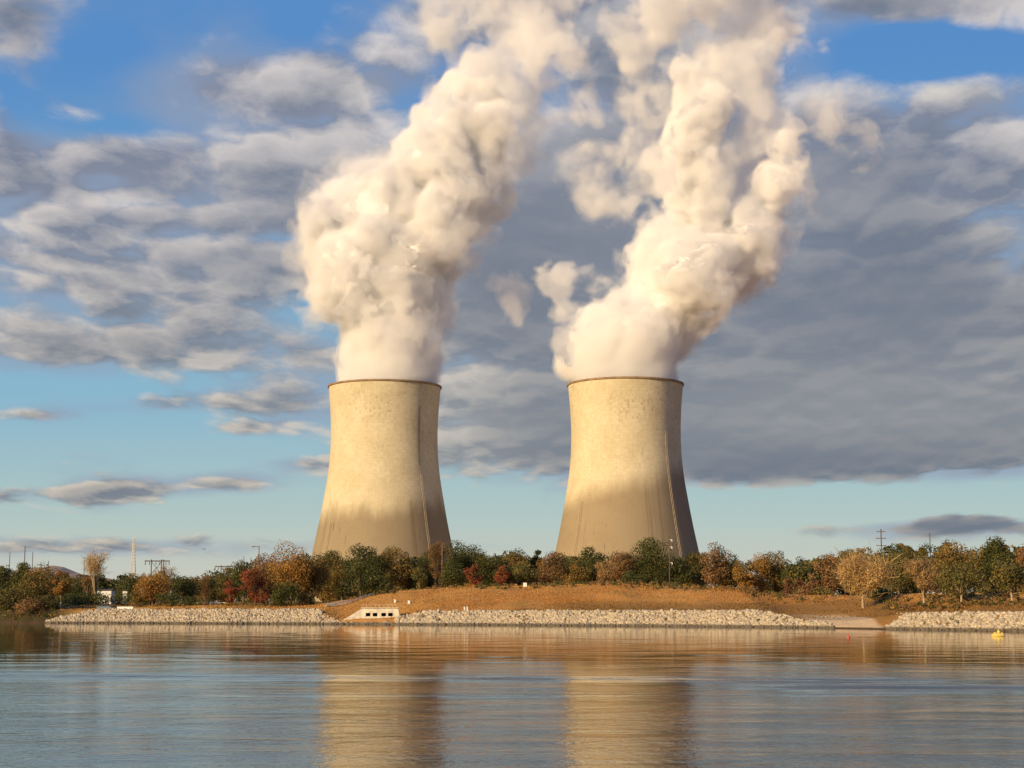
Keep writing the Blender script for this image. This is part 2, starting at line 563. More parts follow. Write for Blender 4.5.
def plume(name, label, root, Y, dense, wisp, seed, voxel=1.9):
    org = Vector((root.location.x, root.location.y, 157.0 + root.location.z))

    def world(px, py, r, dy):
        c = P(px, py, Y + dy)
        depth = math.cos(PITCH) * (Y + dy) + (c.z - 4) * math.sin(PITCH)
        return c - org, r * depth / F
    D = [world(px, py, r, dy) for (px, py, r, dy) in dense]
    W = [(*world(px, py, r, dy), wt) for (px, py, r, dy, wt) in wisp]
    allc = D + [w[:2] for w in W]
    lo = Vector([min(c[i] - r for c, r in allc) - 14 for i in range(3)])
    hi = Vector([max(c[i] + r for c, r in allc) + 14 for i in range(3)])
    lo.z = -16.0
    ng = bpy.data.node_groups.new(name + ' field', 'GeometryNodeTree')
    ng.interface.new_socket('Geometry', in_out='OUTPUT', socket_type='NodeSocketGeometry')
    Ex.tree = ng
    gout = ng.nodes.new('NodeGroupOutput')
    pos = ng.nodes.new('GeometryNodeInputPosition').outputs[0]
    seedv = vmath('ADD', pos, (seed * 37.1, seed * 11.3, seed * 5.7))
    swirl = vmath('SUBTRACT', noise(seedv, 0.022, 2, 0.5, color=True), (0.5, 0.5, 0.5))
    p1 = vmath('ADD', pos, vmath('SCALE', swirl, 24.0))
    x, y, z = sep(pos)
    near = z.step(0, 60)                                   # steadier where it leaves the mouth
    pw = vmath('ADD', seedv, vmath('SCALE', swirl, 34.0))
    v1 = voro(pw, 0.042, 0.0, feature='F1')
    v2 = voro(vmath('ADD', pw, vmath('SCALE', noise(seedv, 0.09, 1, 0.5, color=True), 6.0)), 0.105, 0.0, feature='F1')
    fb = noise(seedv, 0.10, 5, 0.6)
    disp = ((v1 * v1 - 0.33) * 12.0 + (v2 * v2 - 0.33) * 7.5 + (fb - 0.5) * 19.0) * (near * 0.75 + 0.25)
    sd = None
    for c, r in D:
        q = Ex(vmath('DISTANCE', p1 if c.z > 40 else pos, tuple(c))) - r
        sd = q if sd is None else sd.smin(q, 8.0)
    sdc = sd + (v1 * v1 - 0.33) * 9.0 * near                # the opaque heart stays smooth
    sd = sd + disp - (near * 0.8 + 0.6)
    wd = None
    fb2 = noise(vmath('ADD', p1, (300.0 + seed, 20.0, 7.0)), 0.034, 7, 0.62)
    veil = fb2.step(0.45, 0.64)
    for c, r, wt in W:
        q = (Ex(vmath('DISTANCE', p1, tuple(c))) + disp).step(r * 1.15, r * 0.25) * (wt * 1.7)
        wd = q if wd is None else wd.max(q)
    wd = wd * (veil * 0.95 + 0.03) + sd.step(20.0, 0.0) * 0.03 * veil * near
    # nothing pushes through the wall of the tower
    rr = (x * x + y * y).fn('SQRT')
    inside = rr.step(37.0, 36.0).max(z.step(0.8, 3.0))
    pot = (40.0 - sd) * inside
    wd = wd * inside * z.step(1.0, 4.0)
    res = [max(8, int((hi[i] - lo[i]) / voxel)) for i in range(3)]

    def cube(field):
        vc = ng.nodes.new('GeometryNodeVolumeCube')
        ng.links.new(field.s, vc.inputs['Density'])
        vc.inputs['Min'].default_value = lo
        vc.inputs['Max'].default_value = hi
        for i, ax in enumerate('XYZ'):
            vc.inputs['Resolution ' + ax].default_value = res[i]
        return vc.outputs[0]
    jn = ng.nodes.new('GeometryNodeJoinGeometry')

    def surf(vol, thr, mat):
        v2m = ng.nodes.new('GeometryNodeVolumeToMesh')
        ng.links.new(vol, v2m.inputs['Volume'])
        v2m.inputs['Threshold'].default_value = thr
        sm = ng.nodes.new('GeometryNodeSetMaterial')
        sm.inputs['Material'].default_value = mat
        ng.links.new(v2m.outputs[0], sm.inputs[0])
        ng.links.new(sm.outputs[0], jn.inputs[0])
    A, B, K = cube(pot), cube(wd), cube((40.0 - sdc.max(sd + 4.0)) * inside)
    surf(K, 40.0 - CORE_LEVEL, M_core)
    for (lv, _), m in zip(SHELLS, M_shells):
        surf(A, 40.0 - lv, m)
    for (lv, _), m in zip(VEILS, M_veils):
        surf(B, lv, m)
    ng.links.new(jn.outputs[0], gout.inputs[0])
    tmp = bpy.data.objects.new('field', bpy.data.meshes.new('field'))
    COL.objects.link(tmp)
    tmp.modifiers.new('field', 'NODES').node_group = ng
    dg = bpy.context.evaluated_depsgraph_get()
    me = bpy.data.meshes.new_from_object(tmp.evaluated_get(dg), depsgraph=dg)
    bpy.data.objects.remove(tmp)
    me.name = name
    me.polygons.foreach_set('use_smooth', [True] * len(me.polygons))
    o = bpy.data.objects.new(name, me)
    o.location = org
    COL.objects.link(o)
    return tag(o, label, 'steam plume', 'steam rising from the towers')


M_shells = [steam_volume(d) for _, d in SHELLS]
M_veils = [steam_volume(d) for _, d in VEILS]
DENSE_L = [(387, 392, 47, 0), (389, 372, 47, 0), (392, 352, 45, 0), (391, 331, 45, 0), (388, 308, 46, 2), (345, 288, 36, -10), (385, 280, 50, 0),
           (424, 296, 27, 12), (338, 252, 34, 8), (372, 250, 52, -6), (415, 255, 42, 4), (332, 222, 28, -6), (350, 206, 27, 6), (388, 214, 48, 0),
           (432, 225, 38, -12), (420, 190, 40, 10), (455, 195, 40, 0), (486, 190, 24, 12), (440, 160, 40, -8), (474, 160, 36, 6), (420, 146, 20, 4),
           (452, 130, 34, 0), (486, 132, 26, -10), (466, 105, 28, 6), (490, 100, 20, 0), (476, 84, 20, 5)]
WISP_L = [(455, 255, 30, 10, 0.10), (480, 75, 40, 10, 0.07), (520, 85, 52, 20, 0.045), (556, 62, 42, 0, 0.06), (500, 40, 48, 25, 0.05), (545, 20, 48, 10, 0.05),
          (455, 25, 42, 30, 0.04), (520, -25, 66, 20, 0.045), (580, 100, 30, 10, 0.03), (545, 112, 34, 20, 0.03), (455, -35, 55, 10, 0.04), (590, -20, 40, 0, 0.035),
          (510, 300, 24, 15, 0.06), (498, 280, 18, 5, 0.04), (345, 355, 16, -20, 0.06), (440, 310, 26, 10, 0.10), (520, 150, 30, 15, 0.04)]
DENSE_R = [(626, 390, 48, 0), (622, 372, 50, 0), (612, 356, 46, 0), (632, 344, 46, -4), (574, 360, 17, 0), (652, 326, 42, 4), (630, 330, 24, -8), (668, 302, 40, 0), (650, 298, 22, 10),
           (690, 282, 44, -8), (665, 258, 30, 6), (712, 262, 40, 4), (736, 256, 34, 10), (752, 236, 25, 0), (690, 240, 28, 14), (696, 205, 28, 4),
           (692, 172, 29, 0), (694, 140, 27, -6), (698, 112, 28, 0), (697, 94, 22, 6), (764, 224, 20, 2), (774, 206, 18, 4), (783, 186, 17, 0), (788, 166, 15, 2), (782, 146, 13, 0)]
WISP_R = [(560, 282, 28, 10, 0.12), (582, 306, 30, 0, 0.10), (603, 316, 26, 10, 0.08), (560, 310, 22, 5, 0.06), (575, 345, 24, -10, 0.12), (610, 190, 40, 20, 0.035), (640, 150, 44, 30, 0.04),
          (590, 160, 40, 20, 0.022), (640, 215, 36, 10, 0.05), (655, 60, 42, 10, 0.07), (655, 18, 56, 0, 0.09), (705, 0, 60, 20, 0.08), (725, 62, 48, 20, 0.05), (640, 100, 40, 20, 0.04),
          (790, 160, 22, 0, 0.12), (786, 135, 26, 6, 0.08), (765, 112, 34, 10, 0.06), (762, 72, 36, 0, 0.09), (792, 50, 28, 5, 0.09), (745, 140, 44, 25, 0.05), (730, 200, 40, 30, 0.06),
          (820, 120, 36, 20, 0.018), (850, 140, 34, 20, 0.012), (770, 15, 50, 20, 0.04), (700, -40, 80, 10, 0.06), (660, 170, 44, 25, 0.05), (750, 175, 34, 20, 0.05)]
if STEAM:
    plume('steam_plume', 'thick white steam plume leaning right, bulging low down, above the paler cooling tower', TL, 1130, DENSE_L, WISP_L, 1)
    plume('steam_plume', 'forked white steam plume with a thin side branch, rising from the brown-based tower', TR, 1100, DENSE_R, WISP_R, 2)

# ------------------------------------------------------------------ land and water
rng = np.random.default_rng(11)
SHORE_X = np.array([-4000, -900, -300, -117, -48.5, -3, 32.5, 62, 89, 130, 200, 600, 4000], float)
SHORE_Y = np.array([700, 560, 490, 470, 440, 412, 388, 357, 300, 262, 235, 200, 150], float)
TOP_X = np.array([-4000, -400, -70, -58, -47, -38, -29, -12, 0, 20, 45, 60, 75, 110, 300, 4000], float)
TOP_Z = np.array([7, 5.4, 5.0, 5.2, 6.6, 8.2, 9.2, 10.0, 10.2, 10.6, 10.0, 8.8, 7.4, 7.0, 8, 9], float)
CREST_X = np.array([-4000, -52, -49, -46, -43, -30, -22, 55, 60, 64, 70.5, 74, 78, 83, 4000], float)
CREST_Z = np.array([3.7, 3.7, 2.4, 1.3, 1.3, 1.5, 3.3, 3.4, 2.8, 1.8, 1.6, 2.2, 2.9, 3.1, 3.1], float)


def fade(t):
    t = np.clip(t, 0, 1)
    return t * t * (3 - 2 * t)


_lat = rng.random((128, 128))


def vnoise(x, y, s):
    """smooth value noise in -1..1"""
    u, v = np.asarray(x) / s, np.asarray(y) / s
    i, j = np.floor(u).astype(int), np.floor(v).astype(int)
    fu, fv = fade(u - i), fade(v - j)
    g = lambda a, b: _lat[a % 128, b % 128]
    return 2 * ((g(i, j) * (1 - fu) + g(i + 1, j) * fu) * (1 - fv) + (g(i, j + 1) * (1 - fu) + g(i + 1, j + 1) * fu) * fv) - 1


def shore_y(x):
    return np.interp(x, SHORE_X, SHORE_Y) + 0.9 * vnoise(x, 3.3, 7.0) + 0.4 * vnoise(x, 9.1, 2.2)


def slope_k(x):
    """how much a step in Y is a step away from the water"""
    d = (np.interp(x + 4, SHORE_X, SHORE_Y) - np.interp(x - 4, SHORE_X, SHORE_Y)) / 8
    return 1 / np.sqrt(1 + d * d)


def height(x, s):
    """ground height at x, s metres inland of the waterline (along Y)"""
    x, s = np.asarray(x, float), np.asarray(s, float)
    t = s * slope_k(x)
    crest, top = np.interp(x, CREST_X, CREST_Z), np.interp(x, TOP_X, TOP_Z)
    run = crest * 1.9
    z = np.where(t < 0, np.maximum(-2.2, t * 0.5), crest * np.clip(t / run, 0, 1))
    rise = fade((t - run - 1.0) / 42.0)
    z = z + np.where(t > run, (top - crest) * rise, 0)
    z = z + np.where(t > run + 2, 0.30 * vnoise(x, s, 13.0) * fade((t - run - 2) / 8), 0) + np.where(t > 0, 0.10 * vnoise(x, s, 2.7), 0)
    z = z + np.where(t > 60, np.minimum((t - 60) * 0.006, 3.0), 0)
    return z


def ground_z(x, y):
    return float(height(x, y - float(shore_y(x))))


def G(px, Y, dz=0.0):
    """Ground point under a picture column at distance Y."""
    p = P(px, 600, Y)
    return Vector((p.x, Y, ground_z(p.x, Y) + dz))


def ground_mat():
    m, t, b = mat_new('grass bank')
    geo = t.nodes.new('ShaderNodeNewGeometry')
    co = geo.outputs['Position']
    x, y, z = sep(co)
    big = noise(co, 0.035, 5, 0.6)
    mid = noise(co, 0.16, 6, 0.65)
    fine = noise(xyz(x, y * 0.6, z), 1.6, 6, 0.7)
    mow = noise(xyz(x * 0.02, (y + x * 0.5) * 0.25, z * 0.7), 1.0, 4, 0.6)
    straw, rust, green, bare = (0.55, 0.30, 0.085), (0.46, 0.215, 0.055), (0.24, 0.16, 0.046), (0.54, 0.34, 0.14)
    col = mixc(big.step(0.35, 0.65), straw, rust)
    col = mixc(mow.step(0.45, 0.7) * 0.55, col, rust)
    col = mixc(mid.step(0.48, 0.72) * 0.55, col, green)
    col = mixc(fine.step(0.5, 0.8) * 0.5, col, (0.24, 0.12, 0.042))
    col = mixc(noise(co, 0.07, 4, 0.6).step(0.62, 0.72) * 0.5, col, bare)
    low = (z + (mid - 0.5) * 2.5).step(6.6, 4.6) * x.step(-10, 25)
    col = mixc(low * 0.6, col, (0.20, 0.115, 0.038))
    # the low-lying left bank keeps more green
    col = mixc(x.step(-50, -70) * 0.45, col, green)
    col = mixc(x.step(-122, -132), col, (0.075, 0.062, 0.026))
    # dirt where water laps
    wet = (z + (mid - 0.5) * 0.6).step(0.75, 0.25)
    col = mixc(wet, col, (0.10, 0.065, 0.035))
    # sandy launching place between the rocks
    sand = ((x - 69.0) / 5.5) * ((x - 69.0) / 5.5)
    sandy = (sand + (mid - 0.5) * 0.8).step(1.0, 0.6) * z.step(3.0, 2.2) * z.step(0.15, 0.4)
    col = mixc(sandy, col, mixc(fine.step(0.3, 0.7), (0.48, 0.36, 0.22), (0.58, 0.44, 0.29)))
    t.links.new(col, b.inputs['Base Color'])
    b.inputs['Roughness'].default_value = 0.95
    b.inputs['Specular IOR Level'].default_value = 0.1
    bp = t.nodes.new('ShaderNodeBump')
    bp.inputs['Strength'].default_value = 0.9
    bp.inputs['Distance'].default_value = 0.5
    t.links.new((fine + mid * 0.8).s, bp.inputs['Height'])
    t.links.new(bp.outputs[0], b.inputs['Normal'])
    return m


def build_ground():
    xs = np.concatenate([np.linspace(-4200, -300, 40), np.arange(-290, -150, 5.0), np.arange(-150, 140, 1.0), np.arange(140, 300, 5.0), np.linspace(300, 4200, 40)])
    ss = np.concatenate([[-60, -20, -8, -4, -2], np.arange(-1, 16, 0.5), np.arange(16, 70, 1.5), np.arange(70, 200, 8.0), [220, 260, 320, 400, 520, 700, 1000, 1500, 2300, 3500, 5500, 9000]])
    X, S = np.meshgrid(xs, ss)
    Y = shore_y(X) + S
    Z = height(X, S)
    n, k = X.shape
    idx = np.arange(n * k).reshape(n, k)
    f = np.stack([idx[:-1, :-1], idx[:-1, 1:], idx[1:, 1:], idx[1:, :-1]], -1).reshape(-1, 4)
    g = mesh_obj('ground', np.stack([X, Y, Z], -1), f, ground_mat(), smooth=True)
    tag(g, kind='structure')


build_ground()


def water_mat():
    m, t, b = mat_new('river water')
    geo = t.nodes.new('ShaderNodeNewGeometry')
    co = geo.outputs['Position']
    x, y, z = sep(co)
    b.inputs['Base Color'].default_value = (0.012, 0.017, 0.017, 1)
    b.inputs['IOR'].default_value = 1.333
    b.inputs['Specular IOR Level'].default_value = 0.5
    # patches of ruffled and calmer water, drawn out along the river
    patch = noise(xyz(x * 0.35, y, 0.0), 0.045, 4, 0.55)
    lane = noise(xyz(x * 0.12, y, 4.0), 0.10, 3, 0.5)
    calm = (y + (patch - 0.5) * 40.0 + x * 0.05).step(104, 132)          # sheltered water under the far bank
    ruff = (patch.step(0.38, 0.62) * 0.5 + lane.step(0.4, 0.65) * 0.5) * (1.0 - calm * 0.85)
    t.links.new((ruff * 0.03 + 0.015).s, b.inputs['Roughness'])
    w1 = noise(xyz(x * 0.6, y, 0.0), 0.45, 4, 0.55)
    w2 = noise(xyz(x * 0.8, y, 9.0), 1.6, 4, 0.6)
    w3 = noise(xyz(x, y, 19.0), 5.0, 2, 0.5)
    h = (w1 * 0.42 * (ruff * 0.6 + 0.5) + w2 * 0.26 * (ruff * 0.9 + 0.4) + w3 * 0.07) * (1.0 - calm * 0.72) * y.step(112, 50, 0.85, 1.15)
    bp = t.nodes.new('ShaderNodeBump')
    bp.inputs['Strength'].default_value = 1.0
    bp.inputs['Distance'].default_value = WAVE
    t.links.new(h.s, bp.inputs['Height'])
    t.links.new(bp.outputs[0], b.inputs['Normal'])
    return m


WAVE = 0.115


def build_water():
    # fine rows where the picture looks down on it, coarse beyond
    ys = np.concatenate([[-1500, -400, -60, 0, 20], np.arange(30, 150, 0.35), np.arange(150, 320, 1.5), np.arange(320, 520, 6.0), [600, 760]])
    us = np.concatenate([[-3000, -900, -300], np.arange(-95, 96, 2.0), [300, 900, 3000]])
    U, Y = np.meshgrid(us, ys)
    Z = np.zeros_like(U)
    # two old boat wakes running across, each a train of low swells
    for (y0, k, amp, wl, wid, x0, x1) in ((98, -0.10, 0.06, 3.2, 4.5, -60, 30), (88, -0.075, 0.065, 3.6, 4.0, 5, 95), (79, 0.05, 0.025, 2.4, 2.5, -20, 25)):
        c = y0 + k * U + 1.6 * vnoise(U, 5.0, 26.0)
        env = np.exp(-((Y - c) / wid) ** 2) * fade((U - x0) / 15) * fade((x1 - U) / 15)
        Z += amp * env * np.sin(2 * np.pi * (Y - c) / wl) * (0.75 + 0.5 * vnoise(U, Y, 9.0))
    edge = fade((95 - np.abs(U)) / 20) * fade((Y - 30) / 6) * fade((315 - Y) / 40)
    Z += edge * (0.020 * vnoise(U * 0.5, Y, 2.6) + 0.012 * vnoise(U, Y * 1.3, 1.3))
    n, k = U.shape
    idx = np.arange(n * k).reshape(n, k)
    f = np.stack([idx[:-1, :-1], idx[:-1, 1:], idx[1:, 1:], idx[1:, :-1]], -1).reshape(-1, 4)
    w = mesh_obj('water', np.stack([U, Y, Z], -1), f, water_mat(), smooth=True)
    tag(w, kind='structure')


build_water()


# ---- far ridge
def build_hills():
    m, t, b = mat_new('wooded ridge')
    co = t.nodes.new('ShaderNodeTexCoord').outputs['Object']
    n1 = noise(co, 0.012, 6, 0.65)
    col = mixc(n1.step(0.35, 0.65), (0.36, 0.26, 0.18), (0.48, 0.34, 0.23))
    t.links.new(col, b.inputs['Base Color'])
    b.inputs['Roughness'].default_value = 1.0
    Y0 = 6200.0
    pts = [(-120, 578), (-60, 574), (-10, 573), (20, 571), (38, 568), (52, 566.5), (64, 568), (76, 573), (90, 576.5), (105, 578), (122, 580), (150, 581), (190, 580), (230, 583), (300, 586), (420, 592), (560, 598)]
    px = np.linspace(-120, 560, 260)
    py = np.interp(px, [p[0] for p in pts], [p[1] for p in pts])
    rows = []
    for j, (dy, kz) in enumerate(((-900, 0.0), (-600, 0.25), (-350, 0.6), (-150, 0.86), (0, 1.0), (250, 0.85), (700, 0.3), (1100, 0.0))):
        pr = []
        for i, (a, q) in enumerate(zip(px, py)):
            top = P(a, q, Y0)
            zz = (top.z - 5) * kz + 5 + (9 * vnoise(top.x, dy * 3.0, 130) + 5 * vnoise(top.x, dy, 45)) * (0.3 + kz * 0.5)
            pr.append((top.x + dy * 0.1, Y0 + dy, zz if kz > 0 else -8))
        rows.append(pr)
    V = np.array(rows)
    n, k = V.shape[:2]
    idx = np.arange(n * k).reshape(n, k)
    f = np.stack([idx[:-1, :-1], idx[:-1, 1:], idx[1:, 1:], idx[1:, :-1]], -1).reshape(-1, 4)
    tag(mesh_obj('hills', V, f, m, smooth=True), kind='structure')


build_hills()


# ---- riprap
def rock_mat():
    m, t, b = mat_new('limestone riprap')
    at = t.nodes.new('ShaderNodeAttribute')
    at.attribute_name = 'tone'
    co = t.nodes.new('ShaderNodeNewGeometry').outputs['Position']
    tone = Ex(at.outputs['Fac'])
    n1 = noise(co, 1.7, 5, 0.65)
    col = mixc(tone, (0.27, 0.22, 0.15), (0.54, 0.46, 0.325))
    col = mixc(n1.step(0.5, 0.75) * 0.35, col, (0.20, 0.15, 0.10))
    z = sep(co)[2]
    col = mixc((z + (n1 - 0.5) * 0.5).step(0.75, 0.3) * 0.85, col, (0.075, 0.06, 0.038))
    t.links.new(col, b.inputs['Base Color'])
    b.inputs['Roughness'].default_value = 0.9
    return m


def ico(sub):
    bm = bmesh.new()
    bmesh.ops.create_icosphere(bm, subdivisions=sub, radius=1.0)
    v = np.array([x.co[:] for x in bm.verts])
    f = np.array([[y.index for y in x.verts] for x in bm.faces])
    bm.free()
    return v, f


def build_riprap():
    V0, F0 = ico(2)
    rg = np.random.default_rng(5)
    cand = []
    def strip(x0, x1, n, tmax, rmin, rmax, zfrac=1.0):
        for _ in range(n):
            x = rg.uniform(x0, x1)
            crest = float(np.interp(x, CREST_X, CREST_Z))
            t = rg.uniform(-0.5 + 0.4 * float(vnoise(x, 1.0, 4.0)), crest * 1.9 * zfrac + tmax + 0.9 * float(vnoise(x, 5.0, 6.0)) + 0.5 * float(vnoise(x, 8.0, 1.7)))
            end = min(1.0, max(0.15, (x + 134) / 16.0)) if x < -52 else (min(1.0, max(0.2, (x - 73.5) / 7.0)) if x > 74 else 1.0)
            t = t * end if t > 0 else t
            if rg.random() > end + 0.2:
                continue
            s = t / float(slope_k(x))
            cand.append((x, s, rg.uniform(rmin, rmax) * (1.25 if rg.random() < 0.08 else 1.0)))
    strip(-132, -51, 6400, 0.8, 0.16, 0.46)
    strip(-51, -46, 90, 0.2, 0.25, 0.5, 0.5)
    strip(-30, -20, 420, 0.6, 0.25, 0.55)
    strip(-46, -30, 260, -0.5, 0.2, 0.42, 0.55)
    strip(-22, 58, 6600, 0.8, 0.16, 0.46)
    strip(57, 67, 420, 0.2, 0.2, 0.45, 0.75)
    strip(74.5, 110, 3300, 0.8, 0.16, 0.48)
    # a thin scatter of tumbled stones above the crest
    for _ in range(260):
        x = rg.choice([rg.uniform(-120, -52), rg.uniform(-30, 58), rg.uniform(76, 105)])
        cand.append((x, (float(np.interp(x, CREST_X, CREST_Z)) * 1.9 + rg.exponential(1.2) + 0.5) / float(slope_k(x)), rg.uniform(0.15, 0.35)))
    vs_, fs_, tn = [], [], []
    for i, (x, s, r) in enumerate(cand):
        y = float(shore_y(x)) + s
        z = float(height(x, s))
        q = V0 * (1 + rg.normal(0, 0.13, (len(V0), 1)))
        # knock a few flat faces onto it
        for _ in range(3):
            d = rg.normal(size=3); d /= np.linalg.norm(d)
            h = q @ d
            q = q - np.outer(np.maximum(h - 0.62, 0), d)
        q = q * (r * rg.uniform(0.75, 1.25, 3))
        a = rg.uniform(0, 6.28)
        c_, s_ = math.cos(a), math.sin(a)
        q = np.stack([q[:, 0] * c_ - q[:, 1] * s_, q[:, 0] * s_ + q[:, 1] * c_, q[:, 2]], -1)
        vs_.append(q + (x, y, z + r * 0.15))
        fs_.append(F0 + i * len(V0))
        tn.append(np.full(len(V0), np.clip(rg.normal(0.60, 0.30), 0, 1)))
    o = mesh_obj('riprap', np.concatenate(vs_), np.concatenate(fs_), rock_mat())
    at = o.data.attributes.new('tone', 'FLOAT', 'POINT')
    at.data.foreach_set('value', np.concatenate(tn).astype(np.float32))
    tag(o, 'broken pale limestone riprap along the foot of the far bank', 'riprap', kind='stuff')


build_riprap()

# ------------------------------------------------------------------ trees
def leaf_mat():
    m = bpy.data.materials.new('foliage')
    m.use_nodes = True
    t = m.node_tree
    Ex.tree = t
    b = t.nodes['Principled BSDF']
    at = t.nodes.new('ShaderNodeAttribute')
    at.attribute_name = 'leaf'
    t.links.new(at.outputs['Color'], b.inputs['Base Color'])
    b.inputs['Roughness'].default_value = 0.75
    b.inputs['Specular IOR Level'].default_value = 0.15
    tr = t.nodes.new('ShaderNodeBsdfTranslucent')
    t.links.new(at.outputs['Color'], tr.inputs['Color'])
    mx = t.nodes.new('ShaderNodeMixShader')
    mx.inputs[0].default_value = 0.32
    t.links.new(b.outputs[0], mx.inputs[1])
    t.links.new(tr.outputs[0], mx.inputs[2])
    out = t.nodes['Material Output']
    t.links.new(mx.outputs[0], out.inputs['Surface'])
    return m


M_leaf = leaf_mat()
M_bark = simple_mat('grey brown bark', (0.15, 0.105, 0.07), 0.95, 0.35, 3.0)
M_pale = simple_mat('pale sycamore bark', (0.36, 0.28, 0.19), 0.9, 0.25, 2.0)
PAL = {
    'green': [(0.077, 0.090, 0.027), (0.103, 0.110, 0.033), (0.062, 0.077, 0.027), (0.138, 0.128, 0.040)],
    'olive': [(0.188, 0.156, 0.048), (0.144, 0.131, 0.040), (0.250, 0.188, 0.057), (0.106, 0.103, 0.034)],
    'orange': [(0.400, 0.206, 0.048), (0.312, 0.152, 0.043), (0.450, 0.269, 0.069), (0.200, 0.140, 0.043)],
    'red': [(0.270, 0.075, 0.036), (0.230, 0.070, 0.036), (0.300, 0.120, 0.045), (0.180, 0.085, 0.038)],
    'brown': [(0.275, 0.152, 0.065), (0.213, 0.119, 0.050), (0.325, 0.194, 0.080), (0.144, 0.103, 0.044)],
    'tan': [(0.525, 0.338, 0.138), (0.438, 0.275, 0.112), (0.362, 0.231, 0.098), (0.263, 0.175, 0.077)],
    'gold': [(0.68, 0.47, 0.20), (0.60, 0.41, 0.17), (0.52, 0.35, 0.14), (0.38, 0.26, 0.11)],
    'mixed': [(0.275, 0.181, 0.056), (0.144, 0.131, 0.040), (0.338, 0.200, 0.057), (0.100, 0.105, 0.034)],
}


def leaf_quads(rg, cen, rad, cols, n, size, squash=0.8, hollow=0.55):
    """n leaf-sized faces spread through a ball of foliage"""
    d = rg.normal(size=(n, 3))
    d /= np.linalg.norm(d, axis=1, keepdims=True)
    rr = rad * (hollow + (1 - hollow) * rg.random(n) ** 0.6) * np.where(rg.random(n) < 0.12, 1.25, 1.0)
    c = cen + d * rr[:, None] * (1, 1, squash)
    nrm = d + rg.normal(size=(n, 3)) * 0.55            # leaves mostly face out of their clump
    u = np.cross(nrm, rg.normal(size=(n, 3)))
    u /= np.linalg.norm(u, axis=1, keepdims=True) + 1e-9
    w = np.cross(nrm, u)
    w /= np.linalg.norm(w, axis=1, keepdims=True) + 1e-9
    s = size * rg.uniform(0.6, 1.4, n)[:, None]
    u, w = u * s * 0.6, w * s * 0.5
    q = np.stack([c - u, c - w, c + u * 1.1, c + w], 1)
    base = cols[rg.integers(len(cols))]
    col = np.array(base)[None] * rg.uniform(0.75, 1.3, (n, 1))
    pick = rg.random(n) < 0.25
    col[pick] = np.array([cols[i] for i in rg.integers(len(cols), size=int(pick.sum()))]).reshape(-1, 3)
    return q.reshape(-1, 3), np.repeat(col, 4, 0)


def twig_blades(rg, cen, rad, cols, n, length):
    d = rg.normal(size=(n, 3)); d[:, 2] = np.abs(d[:, 2]) * 0.9 + 0.1
    d /= np.linalg.norm(d, axis=1, keepdims=True)
    a = cen + rg.normal(size=(n, 3)) * rad * 0.45
    L = length * rg.uniform(0.5, 1.3, n)[:, None]
    w = np.cross(d, rg.normal(size=(n, 3))); w /= np.linalg.norm(w, axis=1, keepdims=True)
    w = w * rg.uniform(0.025, 0.06, (n, 1))
    q = np.stack([a - w, a + w, a + d * L + w * 0.4, a + d * L - w * 0.4], 1)
    col = np.array([cols[i] for i in rg.integers(len(cols), size=n)]) * rg.uniform(0.7, 1.25, (n, 1))
    return q.reshape(-1, 3), np.repeat(col, 4, 0)


def leaf_mesh(name, qs, cs, parent=None, loc=(0, 0, 0)):
    V, C = np.concatenate(qs), np.concatenate(cs)
    F_ = np.arange(len(V)).reshape(-1, 4)
    o = mesh_obj(name, V, F_, M_leaf, parent, loc=loc)
    at = o.data.color_attributes.new('leaf', 'FLOAT_COLOR', 'POINT')
    at.data.foreach_set('color', np.concatenate([C, np.ones((len(C), 1))], 1).astype(np.float32).ravel())
    return o


def crown_clusters(rg, H, W, cb, form, n):
    """centres and sizes of the foliage clumps of one crown, metres from the foot"""
    out = []
    h0 = H * cb
    sk = rg.normal(0, 0.16, 2)
    for i in range(n):
        for _ in range(40):
            p = rg.uniform(-1, 1, 3)
            if np.dot(p, p) <= 1 and np.dot(p, p) > 0.10:
                break
        f = (p[2] + 1) / 2
        if form == 'cone':
            wid = (1 - f) ** 0.8 * 0.95 + 0.10
            p = np.array([p[0] * wid, p[1] * wid, p[2]])
        elif form == 'vase':
            wid = 0.35 + 0.75 * f
            p = np.array([p[0] * wid, p[1] * wid, p[2]])
        elif form == 'shrub':
            p[2] = abs(p[2]) * 2 - 1
        r = W * rg.uniform(0.13, 0.25) * (0.75 if form == 'cone' else 1.0)
        if form == 'round':
            p[:2] = p[:2] * rg.uniform(0.8, 1.25) + sk * p[2]
        x, y = p[0] * (W / 2 - r * 0.55), p[1] * (W / 2 - r * 0.55)
        z = h0 + r * 0.4 + f * (H - h0 - r * 1.05) if form != 'shrub' else r * 0.5 + (p[2] + 1) / 2 * (H - r)
        out.append((np.array([x, y, max(z, r * 0.4)]), r))
    return out


